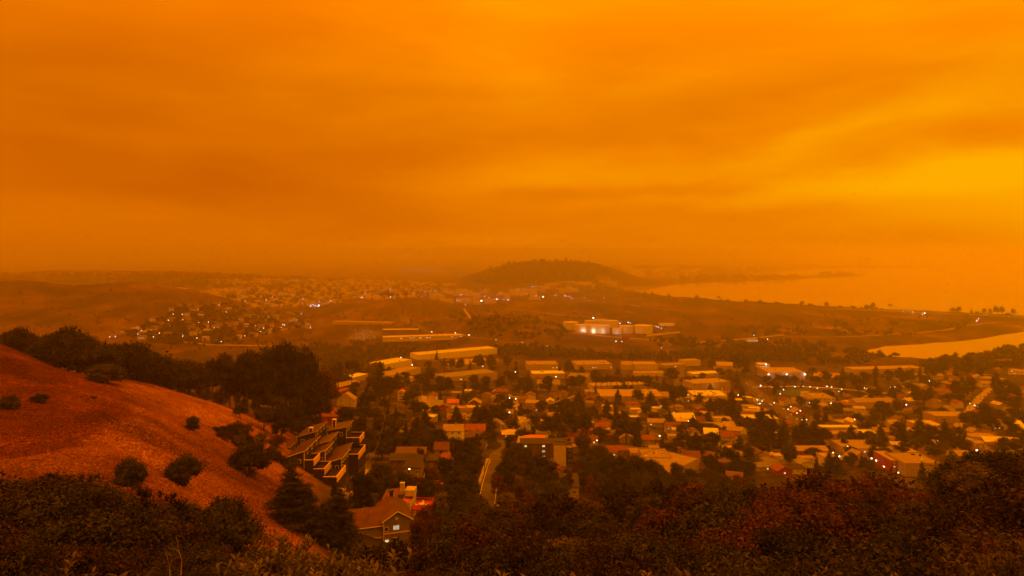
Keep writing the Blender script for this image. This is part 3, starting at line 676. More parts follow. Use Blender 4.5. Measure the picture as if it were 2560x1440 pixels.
# ================================================================== landmarks for labels
for m_ in [(790,1130,'stepped terrace'),(955,1300,'olive gabled house'),(1010,1245,'orange-roofed house'),(1030,1160,'timber stilts'),
    (1150,1040,'white two-storey house'),(1175,1080,'long red-roofed house'),(1100,1120,'small tan house'),(1055,1055,'green house'),(820,1040,'dark red hipped house'),
    (1237,1210,'two-line grey street'),(1365,1115,'tall tan end wall'),(1365,1160,'dark red timber deck'),(1425,1220,'half-sunk house'),
    (1690,1165,'wide flat-roofed hall'),(1367,1050,'small bright white roof'),(1145,882,'long white warehouse'),(1000,905,'white-roofed shed'),(1060,845,'lit shop strip'),
    (1525,815,'storage tanks'),(1370,950,'white-roofed ribbed hall'),(1580,990,'wide tan hall'),(1775,985,'bright yellow-roofed hall'),(1780,955,'yellow-lamp hall'),
    (1970,925,'three-lamp warehouse'),(2050,995,'lamp-lit school block'),(1905,990,'diagonal avenue'),(1703,950,'straight road'),(2100,1080,'long bright strip roof'),
    (2290,1165,'big flat apartment block'),(2250,1085,'yellow gabled house'),(2365,870,'lagoon'),(2440,1030,'street of parked cars'),(2200,1000,'pitched-roof hall'),(1970,1140,'reddish-roofed row'),
    (1520,1025,'plain cream cube house'),(1600,1030,'barrel-roofed shed'),(1310,1030,'narrow lane of parked cars'),(1900,1050,'long pale-topped building'),(2370,1050,'long low tan block'),(2180,1040,'flat-topped spreading tree'),
    (2480,1095,'long hipped white house'),(1487,905,'window-band office'),(1360,905,'notched office block'),(590,800,'hillside houses'),(1215,750,'bright yard floodlights'),(350,760,'bare hill'),
    (480,1060,'lone slope tree'),(400,930,'tree-lined crest'),(460,1185,'pair of round oaks'),(650,960,'tall dark grove')]:
    mark(*m_)

def xyz(px, py, Y): return np.array([(px-1280)/F*Y, Y, CZ-(py-HZ)/F*Y])
def prop_box(name, parent, c0, c1, m, **k):
    b_ = MB(); b_.box(*c0, *c1); return b_.obj(name, M[m], parent, **k)
def rail(parent, pts, z, h, m='trim', gap=.32, closed=False):
    """solid-looking balustrade: posts, two rails and vertical slats joined as one fine piece"""
    b_ = MB()
    for (x0, y0), (x1, y1) in zip(pts, pts[1:]):
        L_ = math.hypot(x1-x0, y1-y0); n = max(1, int(L_/gap))
        b_.bar((x0, y0, z+h), (x1, y1, z+h), .07, n=4); b_.bar((x0, y0, z+.15), (x1, y1, z+.15), .05, n=4)
        for i in range(n+1):
            t = i/n; b_.box(x0+(x1-x0)*t-.04, y0+(y1-y0)*t-.04, z, x0+(x1-x0)*t+.04, y0+(y1-y0)*t+.04, z+h)
    return b_.obj('balustrade', M[m], parent, kind='stuff')

# ------------------------------------------------------------------ olive gabled house (nearest)
oz = CZ-(1362-HZ)/F*181
H = thing('gabled_house', (-33.9, 180.3, oz), R(18), 'olive-green two-storey house with gable, round window and cream trim above the brush', 'house')
FOOT.append((-32, 186, 9, 8, R(18)))
EV = CZ-(1302-HZ)/F*180.5-oz; RG = CZ-(1280-HZ)/F*181-oz; WE = EV-1.35; WR = RG-.35
w = MB(); w.box(0, 0, -4, 7.2, 12.5, EV, skip=(0,1))
for y in (0, 12.5): w.face([(0,y,EV),(7.2,y,EV),(3.6,y,RG)])
w.obj('wall', M['w_olive'], H)
w = MB(); w.box(-9.5, 1.0, -4, -.003, 9.5, WE, skip=(0,1)); w.face([(-9.5,1.0,WE),(-9.5,9.5,WE),(-9.5,5.25,WR)]); w.obj('wing_wall', M['w_olive'], H)
def battens(parent, quad, n, m, r=.05, along=0):
    """fine raised ribs or courses over a roof face given by 4 corners"""
    q = [np.array(p, float) for p in quad]; b_ = MB()
    for i in range(n+1):
        t = i/n
        a, c_ = (q[0]*(1-t)+q[1]*t, q[3]*(1-t)+q[2]*t) if along == 0 else (q[0]*(1-t)+q[3]*t, q[1]*(1-t)+q[2]*t)
        b_.bar(a+(0,0,r*.6), c_+(0,0,r*.6), r, n=4)
    return b_.obj('roof_course', M[m], parent, kind='stuff')
sl = (RG-EV)/3.6; ov = .55
for sx in (0, 1):
    r_ = MB(); x_e = -ov if sx == 0 else 7.2+ov; ze = EV-ov*sl
    q = [(x_e,-ov,ze+.22),(x_e,13,ze+.22),(3.6,13,RG+.22),(3.6,-ov,RG+.22)]
    r_.hexa([(x_e,-ov,ze),(x_e,13,ze),(3.6,13,RG),(3.6,-ov,RG)]+q); ro = r_.obj('roof', M['r_rust'], H)
    battens(ro, q, 20, 'r_brown', .05, 1 if sx else 0)
r_ = MB(); slw = (WR-WE)/4.25
for a, q in ((.45, [(-10,.45,WE-.5*slw+.05),(.2,.45,WE-.5*slw+.05),(3.2,5.25,WR+.1),(-10,5.25,WR+.1)]), (1, [(-10,10,WE-.3),(0,10,WE-.3),(0,5.25,WR+.1),(-10,5.25,WR+.1)])):
    top = [(x, y, z+.2) for x, y, z in q]; r_.hexa(q+top)
    if a < 1: qf = top
wr = r_.obj('wing_roof', M['r_rust'], H); battens(wr, qf, 13, 'r_brown', .045, 1)
tb = MB()
for xa, xb in ((-ov, 3.6), (7.2+ov, 3.6)): tb.bar((xa, -ov-.06, EV-ov*sl+.05), (xb, -ov-.06, RG+.12), .12, n=4)
tb.bar((-10, .38, WE-.12), (0, .38, WE-.12), .10, n=4); tb.obj('bargeboard', M['trim_white'], H)
fb = MB(); fb.box(-.1,-.14,EV*.45,7.3,-.004,EV*.45+.32); fb.box(-9.6,.86,WE*.34,-.2,.996,WE*.34+.32); fb.box(-.12,-.12,0,.12,-.005,EV-.2); fb.box(-.1,-.12,-.7,7.3,-.004,-.45); fb.obj('fascia', M['yellow'], H)
window(H, 3.3, 0, EV*.60, 1.5, 1.05, 0, 'trim', 'e_winc'); window(H, 3.3, 0, EV*.10, 1.5, 1.1, 0, 'trim', 'glass'); window(H, .75, 0, EV*.58, .8, 1.0, 0, 'trim', 'glass', 1)
window(H, .85, 0, EV*.10, .95, .85, 0, 'trim', 'e_win', 1); window(H, -6.2, 1.0, WE*.55, 1.5, 1.0, 0, 'trim_white', 'glass'); window(H, -5.0, 1.0, -.2, 1.2, 1.0, 0, 'trim_white', 'glass')
rw = MB(); rr_ = [(3.45+.42*math.cos(a*math.pi/8), -.06, EV+.32+.42*math.sin(a*math.pi/8)) for a in range(16)]
for a in range(16): rw.bar(rr_[a], rr_[(a+1) % 16], .07, n=4)
ww_ = rw.obj('round_window', M['trim_white'], H); pn = MB(); pn.face([(x, -.02, z) for x, y, z in rr_]); pn.obj('pane', M['w_cream'], ww_)
ch = MB(); ch.box(3.0, 11.2, EV, 4.2, 12.2, RG+1.4); ch.box(2.85, 11.05, RG+1.4, 4.35, 12.35, RG+1.6); cc = ch.obj('chimney', M['w_dark'], H)
cb = MB()
for x, y in ((2.95,11.15),(4.25,11.15),(2.95,12.25),(4.25,12.25)): cb.box(x-.08,y-.08,EV+.5,x+.08,y+.08,RG+1.42)
cb.obj('corner_trim', M['yellow'], cc)
for vx, vy, vz in ((1.5,5,RG-.9),(-3,3.2,WR-.6),(-5,4.2,WR-.3)): vt = MB(); vt.bar((vx,vy,vz),(vx,vy,vz+.7),.11); vt.obj('roof_pipe', M['metal'], H)

# ------------------------------------------------------------------ orange-roofed house and its red deck
a0 = xyz(1022, 1281, 196); zb = a0[2]-1.0
O2 = thing('cottage', (a0[0], a0[1], zb), R(-4), 'small house with bright orange steep roof behind the olive gabled house', 'house'); FOOT.append((a0[0]-1, a0[1]+5, 7, 7, 0))
c = [xyz(*p)-np.array([a0[0], a0[1], zb]) for p in ((993,1226,207),(1031,1233,207),(1023,1258,199.5),(997,1252,199.5))]
def slab(parent, name, q, th, m, ribs=0, rm=None, along=0):
    q = [np.array(p, float) for p in q]; b_ = MB(); b_.hexa([p-np.array([0,0,th]) for p in q]+q); ob = b_.obj(name, M[m], parent)
    if ribs: battens(ob, q, ribs, rm or m, .05, along)
    return ob
slab(O2, 'roof', [c[3], c[2], c[1], c[0]], .2, 'r_orange', 9, 'r_orange', 1)
c2 = [xyz(*p)-np.array([a0[0], a0[1], zb]) for p in ((998,1255,198.5),(1022,1259,198.5),(1017,1277,196.3),(1004,1268,196.3))]
slab(O2, 'lower_roof', [c2[3], c2[2], c2[1], c2[0]], .2, 'r_orange', 6, 'r_orange', 1)
w = MB(); w.box(-2.6, 1.5, -3, .1, 9.6, 3.4, skip=(0,1)); w.box(-2.6, 6, 3.4, .3, 9.7, 5.2); w.obj('wall', M['w_cream'], O2)
w = MB(); w.box(-4.2, 4.2, -3, -2.62, 9, 4.6); w.box(-8.5, 3.5, -3, -4.22, 9, 3.2); w.obj('side_wing', M['w_brown'], O2)
slab(O2, 'rear_roof', [(-8.8,3.2,3.3),(-4.2,3.2,3.9),(-4.2,9.2,4.9),(-8.8,9.2,4.2)], .2, 'r_red', 9, 'r_dark')
ch = MB(); ch.box(-4.1,6.5,4.5,-2.9,7.6,6.9); ch.box(-4.2,6.4,6.9,-2.8,7.7,7.1); ch.obj('chimney', M['w_cream'], O2)
prop_box('corner_post', O2, (.0,1.3,-3), (.22,1.5,3.2), 'trim')
dz = CZ-(1262-HZ)/F*200-zb-.2
dk = prop_box('deck_floor', O2, (.5,.6,dz-.22), (5.8,7.8,dz), 'deck_red')
bb = MB()
for i in range(17): bb.box(.52+i*.31, .6, dz+.003, .52+i*.31+.26, 7.8, dz+.03)
bb.obj('deck_board', M['deck_red'], dk, kind='stuff')
rail(O2, [(.5,7.8),(5.8,7.8),(5.8,.6),(.5,.6)], dz, 1.0, 'deck_red', .28)
ps = MB()
for x in (.7, 2.4, 4.1, 5.6): ps.box(x-.1,.8,-5,x+.1,1.0,dz-.22)
ps.box(.5,.55,dz-2.0,5.8,.75,dz-1.7); ps.obj('deck_post', M['deck_red'], O2)
wp = O2.location; cs, sn = math.cos(R(-4)), math.sin(R(-4))
def onto(root, x, y, z): a = root.rotation_euler.z; return (root.location.x+x*math.cos(a)-y*math.sin(a), root.location.y+x*math.sin(a)+y*math.cos(a), root.location.z+z)
T_ = thing('patio_table', onto(O2, 3.0, 3.6, dz+.03), 0, 'round pale table in the middle of the red deck', 'table')
tt = MB(); n_ = 14; ring = [(.95*math.cos(i*6.283/n_), .95*math.sin(i*6.283/n_)) for i in range(n_)]
tt.face([(x,y,.74) for x,y in ring]); tt.face([(x,y,.69) for x,y in ring][::-1])
for i in range(n_): a, b_ = ring[i], ring[(i+1)%n_]; tt.face([(*a,.69),(*b_,.69),(*b_,.74),(*a,.74)])
tt.obj('table_top', M['w_cream'], T_); lg = MB(); lg.bar((0,0,0),(0,0,.69),.09); lg.bar((-.4,0,.02),(.4,0,.02),.05); lg.bar((0,-.4,.02),(0,.4,.02),.05); lg.obj('leg', M['w_white'], T_)
def chair(root_, x, y, rz, label):
    t = thing('patio_chair', onto(O2, x, y, dz+.03), rz, label, 'chair', 'white chairs round the table on the red deck')
    s_ = MB(); s_.box(-.32,-.32,.40,.32,.32,.48); s_.obj('seat', M['w_white'], t)
    s_ = MB(); s_.hexa([(-.32,.28,.48),(.32,.28,.48),(.32,.36,.48),(-.32,.36,.48),(-.32,.40,1.05),(.32,.40,1.05),(.32,.48,1.05),(-.32,.48,1.05)]); s_.obj('backrest', M['w_white'], t)
    for sx in (-.27,.27):
        for sy in (-.27,.27): s_ = MB(); s_.bar((sx,sy,0),(sx,sy,.4),.035,n=5); s_.obj('leg', M['w_white'], t)
chair(O2, 1.5, 3.4, R(95), 'white chair on the house side of the deck table'); chair(O2, 4.4, 3.7, R(-80), 'white chair on the outer side of the deck table')
chair(O2, 3.1, 5.1, R(5), 'white chair beyond the deck table')

# ------------------------------------------------------------------ stepped terrace of townhouses: two rows, each its own thing
def level(root, o0, x0, x1, y0, y1, ze, drop, deck=None, tm='trim', dark='w_darkbrown', rmat='r_brown', ribs=9, base=-12):
    """one storey-step: walls, rib-clad mono-pitch roof falling away from the valley side, windows to the valley and a walled deck"""
    X0, X1, Y0, Y1 = x0-o0[0], x1-o0[0], y0-o0[1], y1-o0[1]; Z = ze-o0[2]
    w = MB(); w.hexa([(X0,Y0,base),(X1,Y0,base),(X1,Y1,base),(X0,Y1,base),(X0,Y0,Z-drop),(X1,Y0,Z),(X1,Y1,Z),(X0,Y1,Z-drop)]); w.obj('wall', M[dark], root)
    rmat = rmat; q = [(X0-.3,Y0-.35,Z-drop+.28),(X1+.35,Y0-.35,Z+.28),(X1+.35,Y1+.3,Z+.28),(X0-.3,Y1+.3,Z-drop+.28)]
    slab(root, 'roof', q, .25, rmat, ribs, 'r_dark', 1)
    e_ = MB(); e_.bar((X1+.42,Y0-.4,Z+.2),(X1+.42,Y1+.3,Z+.2),.085,n=4); e_.bar((X0-.3,Y0-.42,Z-drop+.2),(X1+.4,Y0-.42,Z+.2),.10,n=4); e_.box(X1-.12,Y0-.12,base+6,X1+.12,Y0+.1,Z); e_.obj('fascia', M[tm], root)
    for k in range(3): window(root, X1, Y0+(Y1-Y0)*(.2+.3*k), Z-1.75, 1.5, 1.35, R(90), 'trim', 'glass', 1)
    for k in range(2): window(root, X0+(X1-X0)*(.3+.42*k), Y0, Z-drop-1.7, 1.0, 1.1, 0, 'trim', 'glass', 1)
    dp = MB(); dp.bar((X0+.05,Y0-.08,base+5),(X0+.05,Y0-.08,Z-drop-.05),.06,n=5); dp.obj('downpipe', M['trim'], root)
    if deck:
        dx0, dx1, dy0, dy1, dz_ = deck[0]-o0[0], deck[1]-o0[0], deck[2]-o0[1], deck[3]-o0[1], deck[4]-o0[2]
        prop_box('deck', root, (dx0,dy0,base), (dx1,dy1,dz_), dark)
        b_ = MB(); t = .14; hh = 1.0
        b_.box(dx0,dy0-.05,dz_,dx1,dy0+t,dz_+hh); b_.box(dx1-t,dy0+t,dz_,dx1+.05,dy1,dz_+hh); b_.box(dx0,dy1,dz_,dx1+.05,dy1+t,dz_+hh)
        b_.obj('deck_wall', M[dark], root)
        c_ = MB(); c_.box(dx0-.06,dy0-.16,dz_+hh,dx1+.14,dy0+t+.05,dz_+hh+.16); c_.box(dx1-t-.05,dy0+t+.05,dz_+hh,dx1+.16,dy1,dz_+hh+.16); c_.box(dx0,dy1,dz_+hh,dx1+.16,dy1+t+.05,dz_+hh+.16); c_.box(dx1+.055,dy0,dz_-1.0,dx1+.15,dy1,dz_+hh-.02)
        c_.obj('coping', M['yellow'], root)
        for k in range(3): prop_box('planter', root, (dx0+.6+k*.9, dy0+1+.8*k, dz_), (dx0+1.0+k*.9, dy0+1.5+.8*k, dz_+.5), 'deck')
oA = (-70, 230, 122)
A_ = thing('townhouse_terrace', oA, 0, 'front row of dark stepped townhouses with ribbed rust roofs and ochre deck walls', 'townhouse', 'stepped terrace of townhouses')
level(A_, oA, -76, -70, 230, 248, 132.6, 2.3, (-70.0+.36,-66.6,229,236.5,128.9), rmat='r_rust', ribs=22)
level(A_, oA, -69.6, -64.9, 237, 247, 130.8, 1.8, (-65.9,-62.3,226.5,234.5,126.7), rmat='r_rust', ribs=12)
level(A_, oA, -64.4, -58.8, 235.5, 246, 128.5, 1.9, (-61.9,-57.6,224,236.0,124.9), rmat='r_rust', ribs=12)
st = MB()
for i in range(10): st.box(-4.6+.28*i, -3.4, 5.2-.42*i, -4.3+.28*i, -1.6, 5.35-.42*i)
st.obj('stair_tread', M['trim'], A_, kind='stuff'); rail(A_, [(-1.5,-5),(3.4,-5.2),(3.6,-2)], 2.2, 1.1, 'trim', .3); prop_box('stair_wall', A_, (3.2,-8,-6), (8.6,-7.7,2.2), 'trim')
gs = MB()
for i in range(9): gs.box(12.0, -7+i*1.1, -7, 12.12, -6.4+i*1.1, 1.6)
gs.obj('garage_slat', M['yellow'], A_, kind='stuff')
oB = (-68, 255, 118)
B_ = thing('townhouse_terrace', oB, 0, 'rear row of dark stepped townhouses with brown roofs and chimneys', 'townhouse', 'stepped terrace of townhouses')
level(B_, oB, -80, -73, 254, 268, 132.8, 2.2, None, tm='w_tan', rmat='r_brown', ribs=10)
level(B_, oB, -72.6, -67.2, 251, 263, 130.2, 1.8, None, tm='w_tan', rmat='r_brown', ribs=9)
level(B_, oB, -66.8, -61.0, 248, 260, 126.9, 1.9, (-61.2,-56.8,252,264,124.0), tm='w_tan', rmat='r_brown', ribs=9)
level(B_, oB, -72, -64.5, 266, 276, 131.4, 1.6, (-64,-59,264,272,126.8), tm='w_tan', rmat='r_brown', ribs=8)
level(B_, oB, -85.5, -80.3, 246, 258, 129.2, 1.6, None, tm='w_tan', rmat='r_rust', ribs=6)
for x, y, z in ((-7.4,1.5,13.6), (-2.2,15,13.4)):
    c_ = MB(); c_.box(x-.6,y-.6,z-2,x+.6,y+.6,z+2.0); co = c_.obj('chimney', M['w_darkbrown'], B_)
    q_ = MB()
    for sx in (-.62,.62):
        for sy in (-.62,.62): q_.box(x+sx-.1,y+sy-.1,z-2,x+sx+.1,y+sy+.1,z+2.0)
    q_.box(x-.75,y-.75,z+2.0,x+.75,y+.75,z+2.2); q_.obj('corner_trim', M['trim'], co)
FOOT.append((-69, 248, 20, 30, 0))

# ------------------------------------------------------------------ brown roofs above the timber stilts (three houses)
building('hillside_house', (975,1192), (1040,1192), 9, 7.2, 'olive-brown house with long dark roof left of the timber deck tower', 'house', 'gable', 'w_brown', 'r_dark', pitch=.35, nwin=3, floors=2, lit=.0, wmat='w_cream', winw=.8)
building('hillside_house', (990,1170), (1062,1168), 9, 6.5, 'brown house with two pale triangular roof ends', 'house', 'gable', 'w_brown', 'r_brown', pitch=.4, nwin=2)
g1 = building('stilt_house', (1012,1216), (1052,1214), 8, 7.5, 'olive house standing behind the tall timber deck tower', 'house', 'shed', 'w_olive', 'r_dark', pitch=.32, nwin=2, floors=2, lit=0, wmat='trim')
sg = MB(); X_ = 2.2
for x in (X_, X_+2.6):
    for y in (-3.2, -.3): sg.box(x-.1, y-.1, -7, x+.1, y+.1, 5.5)
sg.bar((X_,-3.2,-5),(X_+2.6,-3.2,-1),.07,n=4); sg.bar((X_+2.6,-3.2,-5),(X_,-3.2,-1),.07,n=4); sg.obj('stilt', M['trim'], g1)
prop_box('deck_floor', g1, (X_-.3,-3.4,.2), (X_+3,-.05,.45), 'yellow'); rail(g1, [(X_-.3,-.2),(X_-.3,-3.4),(X_+3,-3.4),(X_+3,-.2)], .45, 1.1, 'yellow', .3)
building('hillside_house', (1050,1178), (1088,1172), 10, 4.5, 'low dark-roofed house right of the pale triangular roof ends', 'house', 'hip', 'w_brown', 'r_dark', pitch=.4, nwin=2)
building('wooden_shed', (1103,1165), (1134,1163), 6, 2.6, 'dark red mono-pitch shed below the small tan house', 'shed', 'shed', 'w_red', 'r_red', pitch=.3)
building('garden_deck_house', (1082,1232), (1106,1232), 5, 3.0, 'small red slatted porch among trees right of the timber tower', 'porch', 'flat', 'w_red', 'r_orange', nwin=3, winw=.7)
building('tan_house', (1086,1153), (1120,1153), 9, 6.0, 'small tan two-storey house with rust roof and one dark window', 'house', 'gable', 'w_tan', 'r_rust', pitch=.55, nwin=1, floors=2, wmat='w_brown', winw=1.8)
building('two_storey_house', (1117,1049), (1181,1048), 9, 6.4, 'white two-storey house with dark roof and three upper windows', 'house', 'gable', 'w_white', 'r_brown', pitch=.32, nwin=3, floors=2, lit=.15, winw=1.5)
building('gabled_shed', (1120,1057), (1160,1056), 7, 2.8, 'low red-gabled shed in front of the white two-storey house', 'shed', 'gable', 'w_red', 'r_red', pitch=.6)
q1 = building('long_house', (1137,1097), (1212,1092), 9, 5.5, 'long two-storey house with red tiled roof and pale gable window', 'house', 'gable', 'w_pink', 'r_red', pitch=.6, nwin=4, floors=2, lit=.1, winw=1.2, chimney=True)
q1w = building('house_wing', (1182,1103), (1206,1101), 6, 5.0, 'projecting cream gable wing in front of the long red-roofed house', 'house wing', 'gable_front', 'w_cream', 'r_red', pitch=.6, nwin=1, floors=2, winw=1.5)
building('green_house', (1028,1068), (1080,1067), 11, 4.0, 'green house with low brown hipped roof among trees', 'house', 'hip', 'w_green', 'r_brown', pitch=.55, nwin=2)
building('hip_roofed_house', (785,1062), (862,1058), 18, 5.0, 'big dark red house with hipped roof behind the terrace of townhouses', 'house', 'hip', 'w_red', 'r_red', pitch=.4, nwin=3, wmat='w_red')
b8 = building('apartment_house', (1302,1150), (1416,1148), 12, 9.5, 'big dark brown apartment house with long roof and tall tan end wall', 'apartment house', 'gable', 'w_brown', 'r_dark', pitch=.22, nwin=5, floors=3, lit=.2, wmat='w_tan', winw=1.6)
b8a = building('stair_tower', (1386,1164), (1415,1164), 7, 12.0, 'tall tan windowless end wall of the big brown apartment house', 'stair tower', 'flat', 'w_cream', 'r_dark')
b8b = building('balcony_block', (1417,1160), (1432,1158), 6, 9.5, 'narrow block with stacked pale balconies beside the tall tan end wall', 'balcony block', 'flat', 'w_dark', 'r_tan', floors=3, nwin=1, wmat='w_cream', winw=2.0)
building('orange_roofed_house', (1310,1120), (1362,1119), 9, 5.5, 'house with bright orange hipped roof behind the big brown apartment house', 'house', 'hip', 'w_cream', 'r_orange', pitch=.45)
tg = building('tan_gabled_house', (1333,1182), (1382,1182), 9, 5.0, 'small tan gabled house with lit window in front of the tall end wall', 'house', 'gable', 'w_pink', 'r_dark', pitch=.35, nwin=2, floors=1, lit=.5)
td = building('timber_deck', (1374,1192), (1402,1190), 7, 4.0, 'dark red timber deck stepping down beside the small tan gabled house', 'deck', 'flat', 'deck_red' if False else 'w_red', 'r_red', nwin=3, winw=.8)
building('sunken_house', (1402,1243), (1447,1240), 9, 4.6, 'tan house with plain dark roof half sunk in the brush', 'house', 'shed', 'w_cream', 'r_dark', pitch=.38, nwin=2, wmat='trim_white', winw=1.6, chimney=True)
building('white_roof_house', (1352,1062), (1386,1062), 9, 3.4, 'small dark house with a bright white flat roof', 'house', 'flat', 'w_brown', 'r_white', nwin=2, parapet=.2)
hall = building('flat_roofed_hall', (1660,1192), (1748,1176), 34, 4.5, 'wide low hall with pale flat roof at the foot of the wooded slope', 'hall', 'flat', 'w_tan', 'r_tan', vents=5)
building('flat_roofed_hall', (1610,1160), (1680,1166), 22, 5.0, 'pale flat-roofed hall beyond the wide low hall', 'hall', 'flat', 'w_tan', 'r_tan', vents=3)
building('flat_roofed_hall', (1575,1142), (1625,1150), 14, 3.6, 'small tan flat roof with red edge beside the wide low hall', 'hall', 'flat', 'w_pink', 'r_tan')
building('gabled_building', (842,1018), (886,1014), 9, 5.5, 'cream house with three white gable ends above the dark red roof', 'house', 'gable_front', 'w_cream', 'r_tan', pitch=.7, nwin=2, floors=2)
building('red_building', (838,992), (874,990), 9, 5.0, 'dark red wooden building left of the tall dark conifer', 'house', 'gable', 'w_red', 'r_red', pitch=.3)
building('low_hall', (868,953), (920,950), 16, 5.0, 'low hall with long pale flat roof beside the dark conifer', 'hall', 'flat', 'w_tan', 'r_white', vents=2)
building('low_hall', (846,975), (900,972), 16, 5.0, 'brown-roofed hall in front of the long pale flat roof', 'hall', 'gable', 'w_brown', 'r_tan', pitch=.2, nwin=4)
building('stair_house', (994,1003), (1010,1003), 8, 8.5, 'narrow cream house with stacked balconies among dark trees', 'house', 'gable_front', 'w_cream', 'r_orange', nwin=1, floors=3, winw=2.4)

# ------------------------------------------------------------------ industrial halls on the flat
def ind(*a, **k): return building(*a, **k)
ind('warehouse', (1045,900), (1243,885), 34, 9.5, 'long white warehouse with many wall panels below the dry hill', 'warehouse', 'flat', 'w_white', 'r_white', panels=19, parapet=.8, vents=3)
ind('shed', (962,922), (1030,917), 34, 9, 'white-roofed shed with bright lamp at its corner', 'shed', 'flat', 'w_white', 'r_white', vents=6, panels=6)
ind('shed', (973,943), (1052,936), 26, 6, 'tan shed in front of the white-roofed shed', 'shed', 'flat', 'w_cream', 'r_tan', vents=2)
ind('shed', (982,956), (1030,950), 12, 4, 'small cream shed nearest the dark conifers', 'shed', 'flat', 'w_cream', 'r_tan', nwin=4)
ind('warehouse', (1125,924), (1238,922), 55, 8, 'brown-roofed warehouse behind a row of round trees', 'warehouse', 'flat', 'w_tan', 'r_tan', panels=8)
ind('warehouse', (1112,953), (1243,951), 34, 8, 'tan warehouse half hidden by tall trees with a bright loading bay', 'warehouse', 'flat', 'w_tan', 'r_grey', nwin=5, lit=.3, winw=3)
ind('office_block', (1318,925), (1396,925), 40, 8, 'tan office block with a notched pale parapet', 'office', 'flat', 'w_tan', 'r_tan', nwin=9, winw=1.8, vents=3, parapet=1.6, lit=.1)
ind('office_block', (1442,925), (1531,924), 44, 8, 'tan office block with a window band and split roof', 'office', 'flat', 'w_tan', 'r_tan', nwin=12, winw=2.2, vents=3, parapet=1.6, lit=.25)
ind('hall', (1331,946), (1413,946), 26, 7, 'white-topped hall with a small bright window', 'hall', 'flat', 'w_tan', 'r_white', panels=8, vents=4)
ind('hall', (1343,976), (1400,978), 34, 8, 'tan hall with a dark ribbed roof and blank wall', 'hall', 'gable', 'w_tan', 'r_grey', pitch=.12, panels=4)
ind('hall', (1417,955), (1478,958), 32, 8, 'hall with a pale roof stripe between round trees', 'hall', 'flat', 'w_tan', 'r_grey', vents=5)
ind('hall', (1586,925), (1645,926), 30, 9, 'stepped tan hall with two pale ledges', 'hall', 'flat', 'w_cream', 'r_tan', nwin=8, floors=2, parapet=1.2)
ind('hall', (1554,925), (1583,925), 40, 8, 'blank brown hall beside the stepped tan hall', 'hall', 'flat', 'w_tan', 'r_tan')
ind('hall', (1587,940), (1662,941), 18, 5, 'low long roof in front of the stepped tan hall', 'hall', 'flat', 'w_cream', 'r_tan', nwin=6)
ind('hall', (1482,975), (1640,974), 24, 6, 'long pale hall seen between the stems of bare street trees', 'hall', 'flat', 'w_cream', 'r_tan', nwin=10)
ind('hall', (1502,1004), (1660,1008), 42, 7, 'wide tan hall with flat brown roof behind dark trees', 'hall', 'flat', 'w_tan', 'r_tan', vents=6, panels=10)
ind('hall', (1712,916), (1752,914), 20, 9, 'cream block with a roof antenna near the straight road', 'hall', 'flat', 'w_cream', 'r_tan', nwin=5)
ind('hall', (1662,921), (1715,919), 22, 5, 'low hall with a lit window beside the cream block', 'hall', 'flat', 'w_tan', 'r_tan', nwin=5, lit=.35, winw=3)
ind('hall', (1788,926), (1868,929), 42, 8, 'plain brown windowless hall behind dark conifers', 'hall', 'flat', 'w_tan', 'r_tan')
ind('hall', (1733,943), (1803,942), 22, 5, 'low hall with a pale roof rim and two lit windows', 'hall', 'flat', 'w_tan', 'r_white', nwin=5, lit=.4)
ind('hall', (1736,975), (1826,972), 30, 9, 'brown-roofed hall with a glowing yellow lamp on its wall', 'hall', 'flat', 'w_tan', 'r_tan', panels=7, vents=4)
ind('hall', (1736,1001), (1818,1002), 32, 6, 'hall with a bright yellow-white roof dotted with vents', 'hall', 'flat', 'w_cream', 'r_white', vents=12, nwin=7, lit=.35)
ind('small_house', (1709,1007), (1733,1009), 12, 6, 'small grey-lit building beside the bright yellow-roofed hall', 'building', 'flat', 'w_grey', 'r_tan', nwin=3, lit=.6)
ind('warehouse', (1920,949), (2013,950), 44, 11, 'large tan warehouse with three bright lamps on its long wall', 'warehouse', 'flat', 'w_tan', 'r_tan', panels=6, vents=3)
ind('hall', (1899,922), (1925,922), 20, 7, 'bright white-lit yard building beside the large tan warehouse', 'building', 'flat', 'w_white', 'r_white', nwin=4, lit=.8, winw=3)
ind('hall', (2136,936), (2310,930), 26, 7, 'long L-shaped hall with a brightly lit corner near the lagoon', 'hall', 'flat', 'w_tan', 'r_tan', nwin=12, lit=.15, winw=3, vents=3)
sc1 = ind('school_block', (2035,1016), (2088,1017), 30, 10, 'three-storey pale school block with dark window pairs', 'school', 'flat', 'w_cream', 'r_tan', nwin=5, floors=3, winw=2.4, vents=3, sidewin=4, lit=.1, parapet=1)
sc2 = ind('school_block', (1995,1014), (2033,1016), 20, 6, 'lower cream wing of the school with lamps on its parapet', 'school wing', 'flat', 'w_cream', 'r_tan', nwin=4, floors=2, lit=.2, parapet=1)
ind('hall', (2096,1022), (2132,1020), 20, 4, 'low brown hall with red roof right of the school block', 'hall', 'hip', 'w_brown', 'r_red', pitch=.2)
ind('hall', (2140,1024), (2236,1018), 18, 7, 'long pitched-roof hall with dark wall slits right of the school', 'hall', 'gable', 'w_tan', 'r_tan', pitch=.35, nwin=12, winw=1, sidewin=2)
ind('long_building', (1866,1066), (1948,1064), 18, 7, 'long pale-topped building behind pointed conifers', 'building', 'flat', 'w_tan', 'r_white', nwin=8, floors=2)
ind('long_building', (1862,1040), (1930,1040), 18, 4, 'flat brown roof behind the long pale-topped building', 'building', 'flat', 'w_tan', 'r_tan', vents=4)
ind('shop_row', (2054,1081), (2146,1079), 10, 4.5, 'shop row with a long bright strip roof', 'shop', 'flat', 'w_tan', 'r_white', nwin=9, parapet=.1)
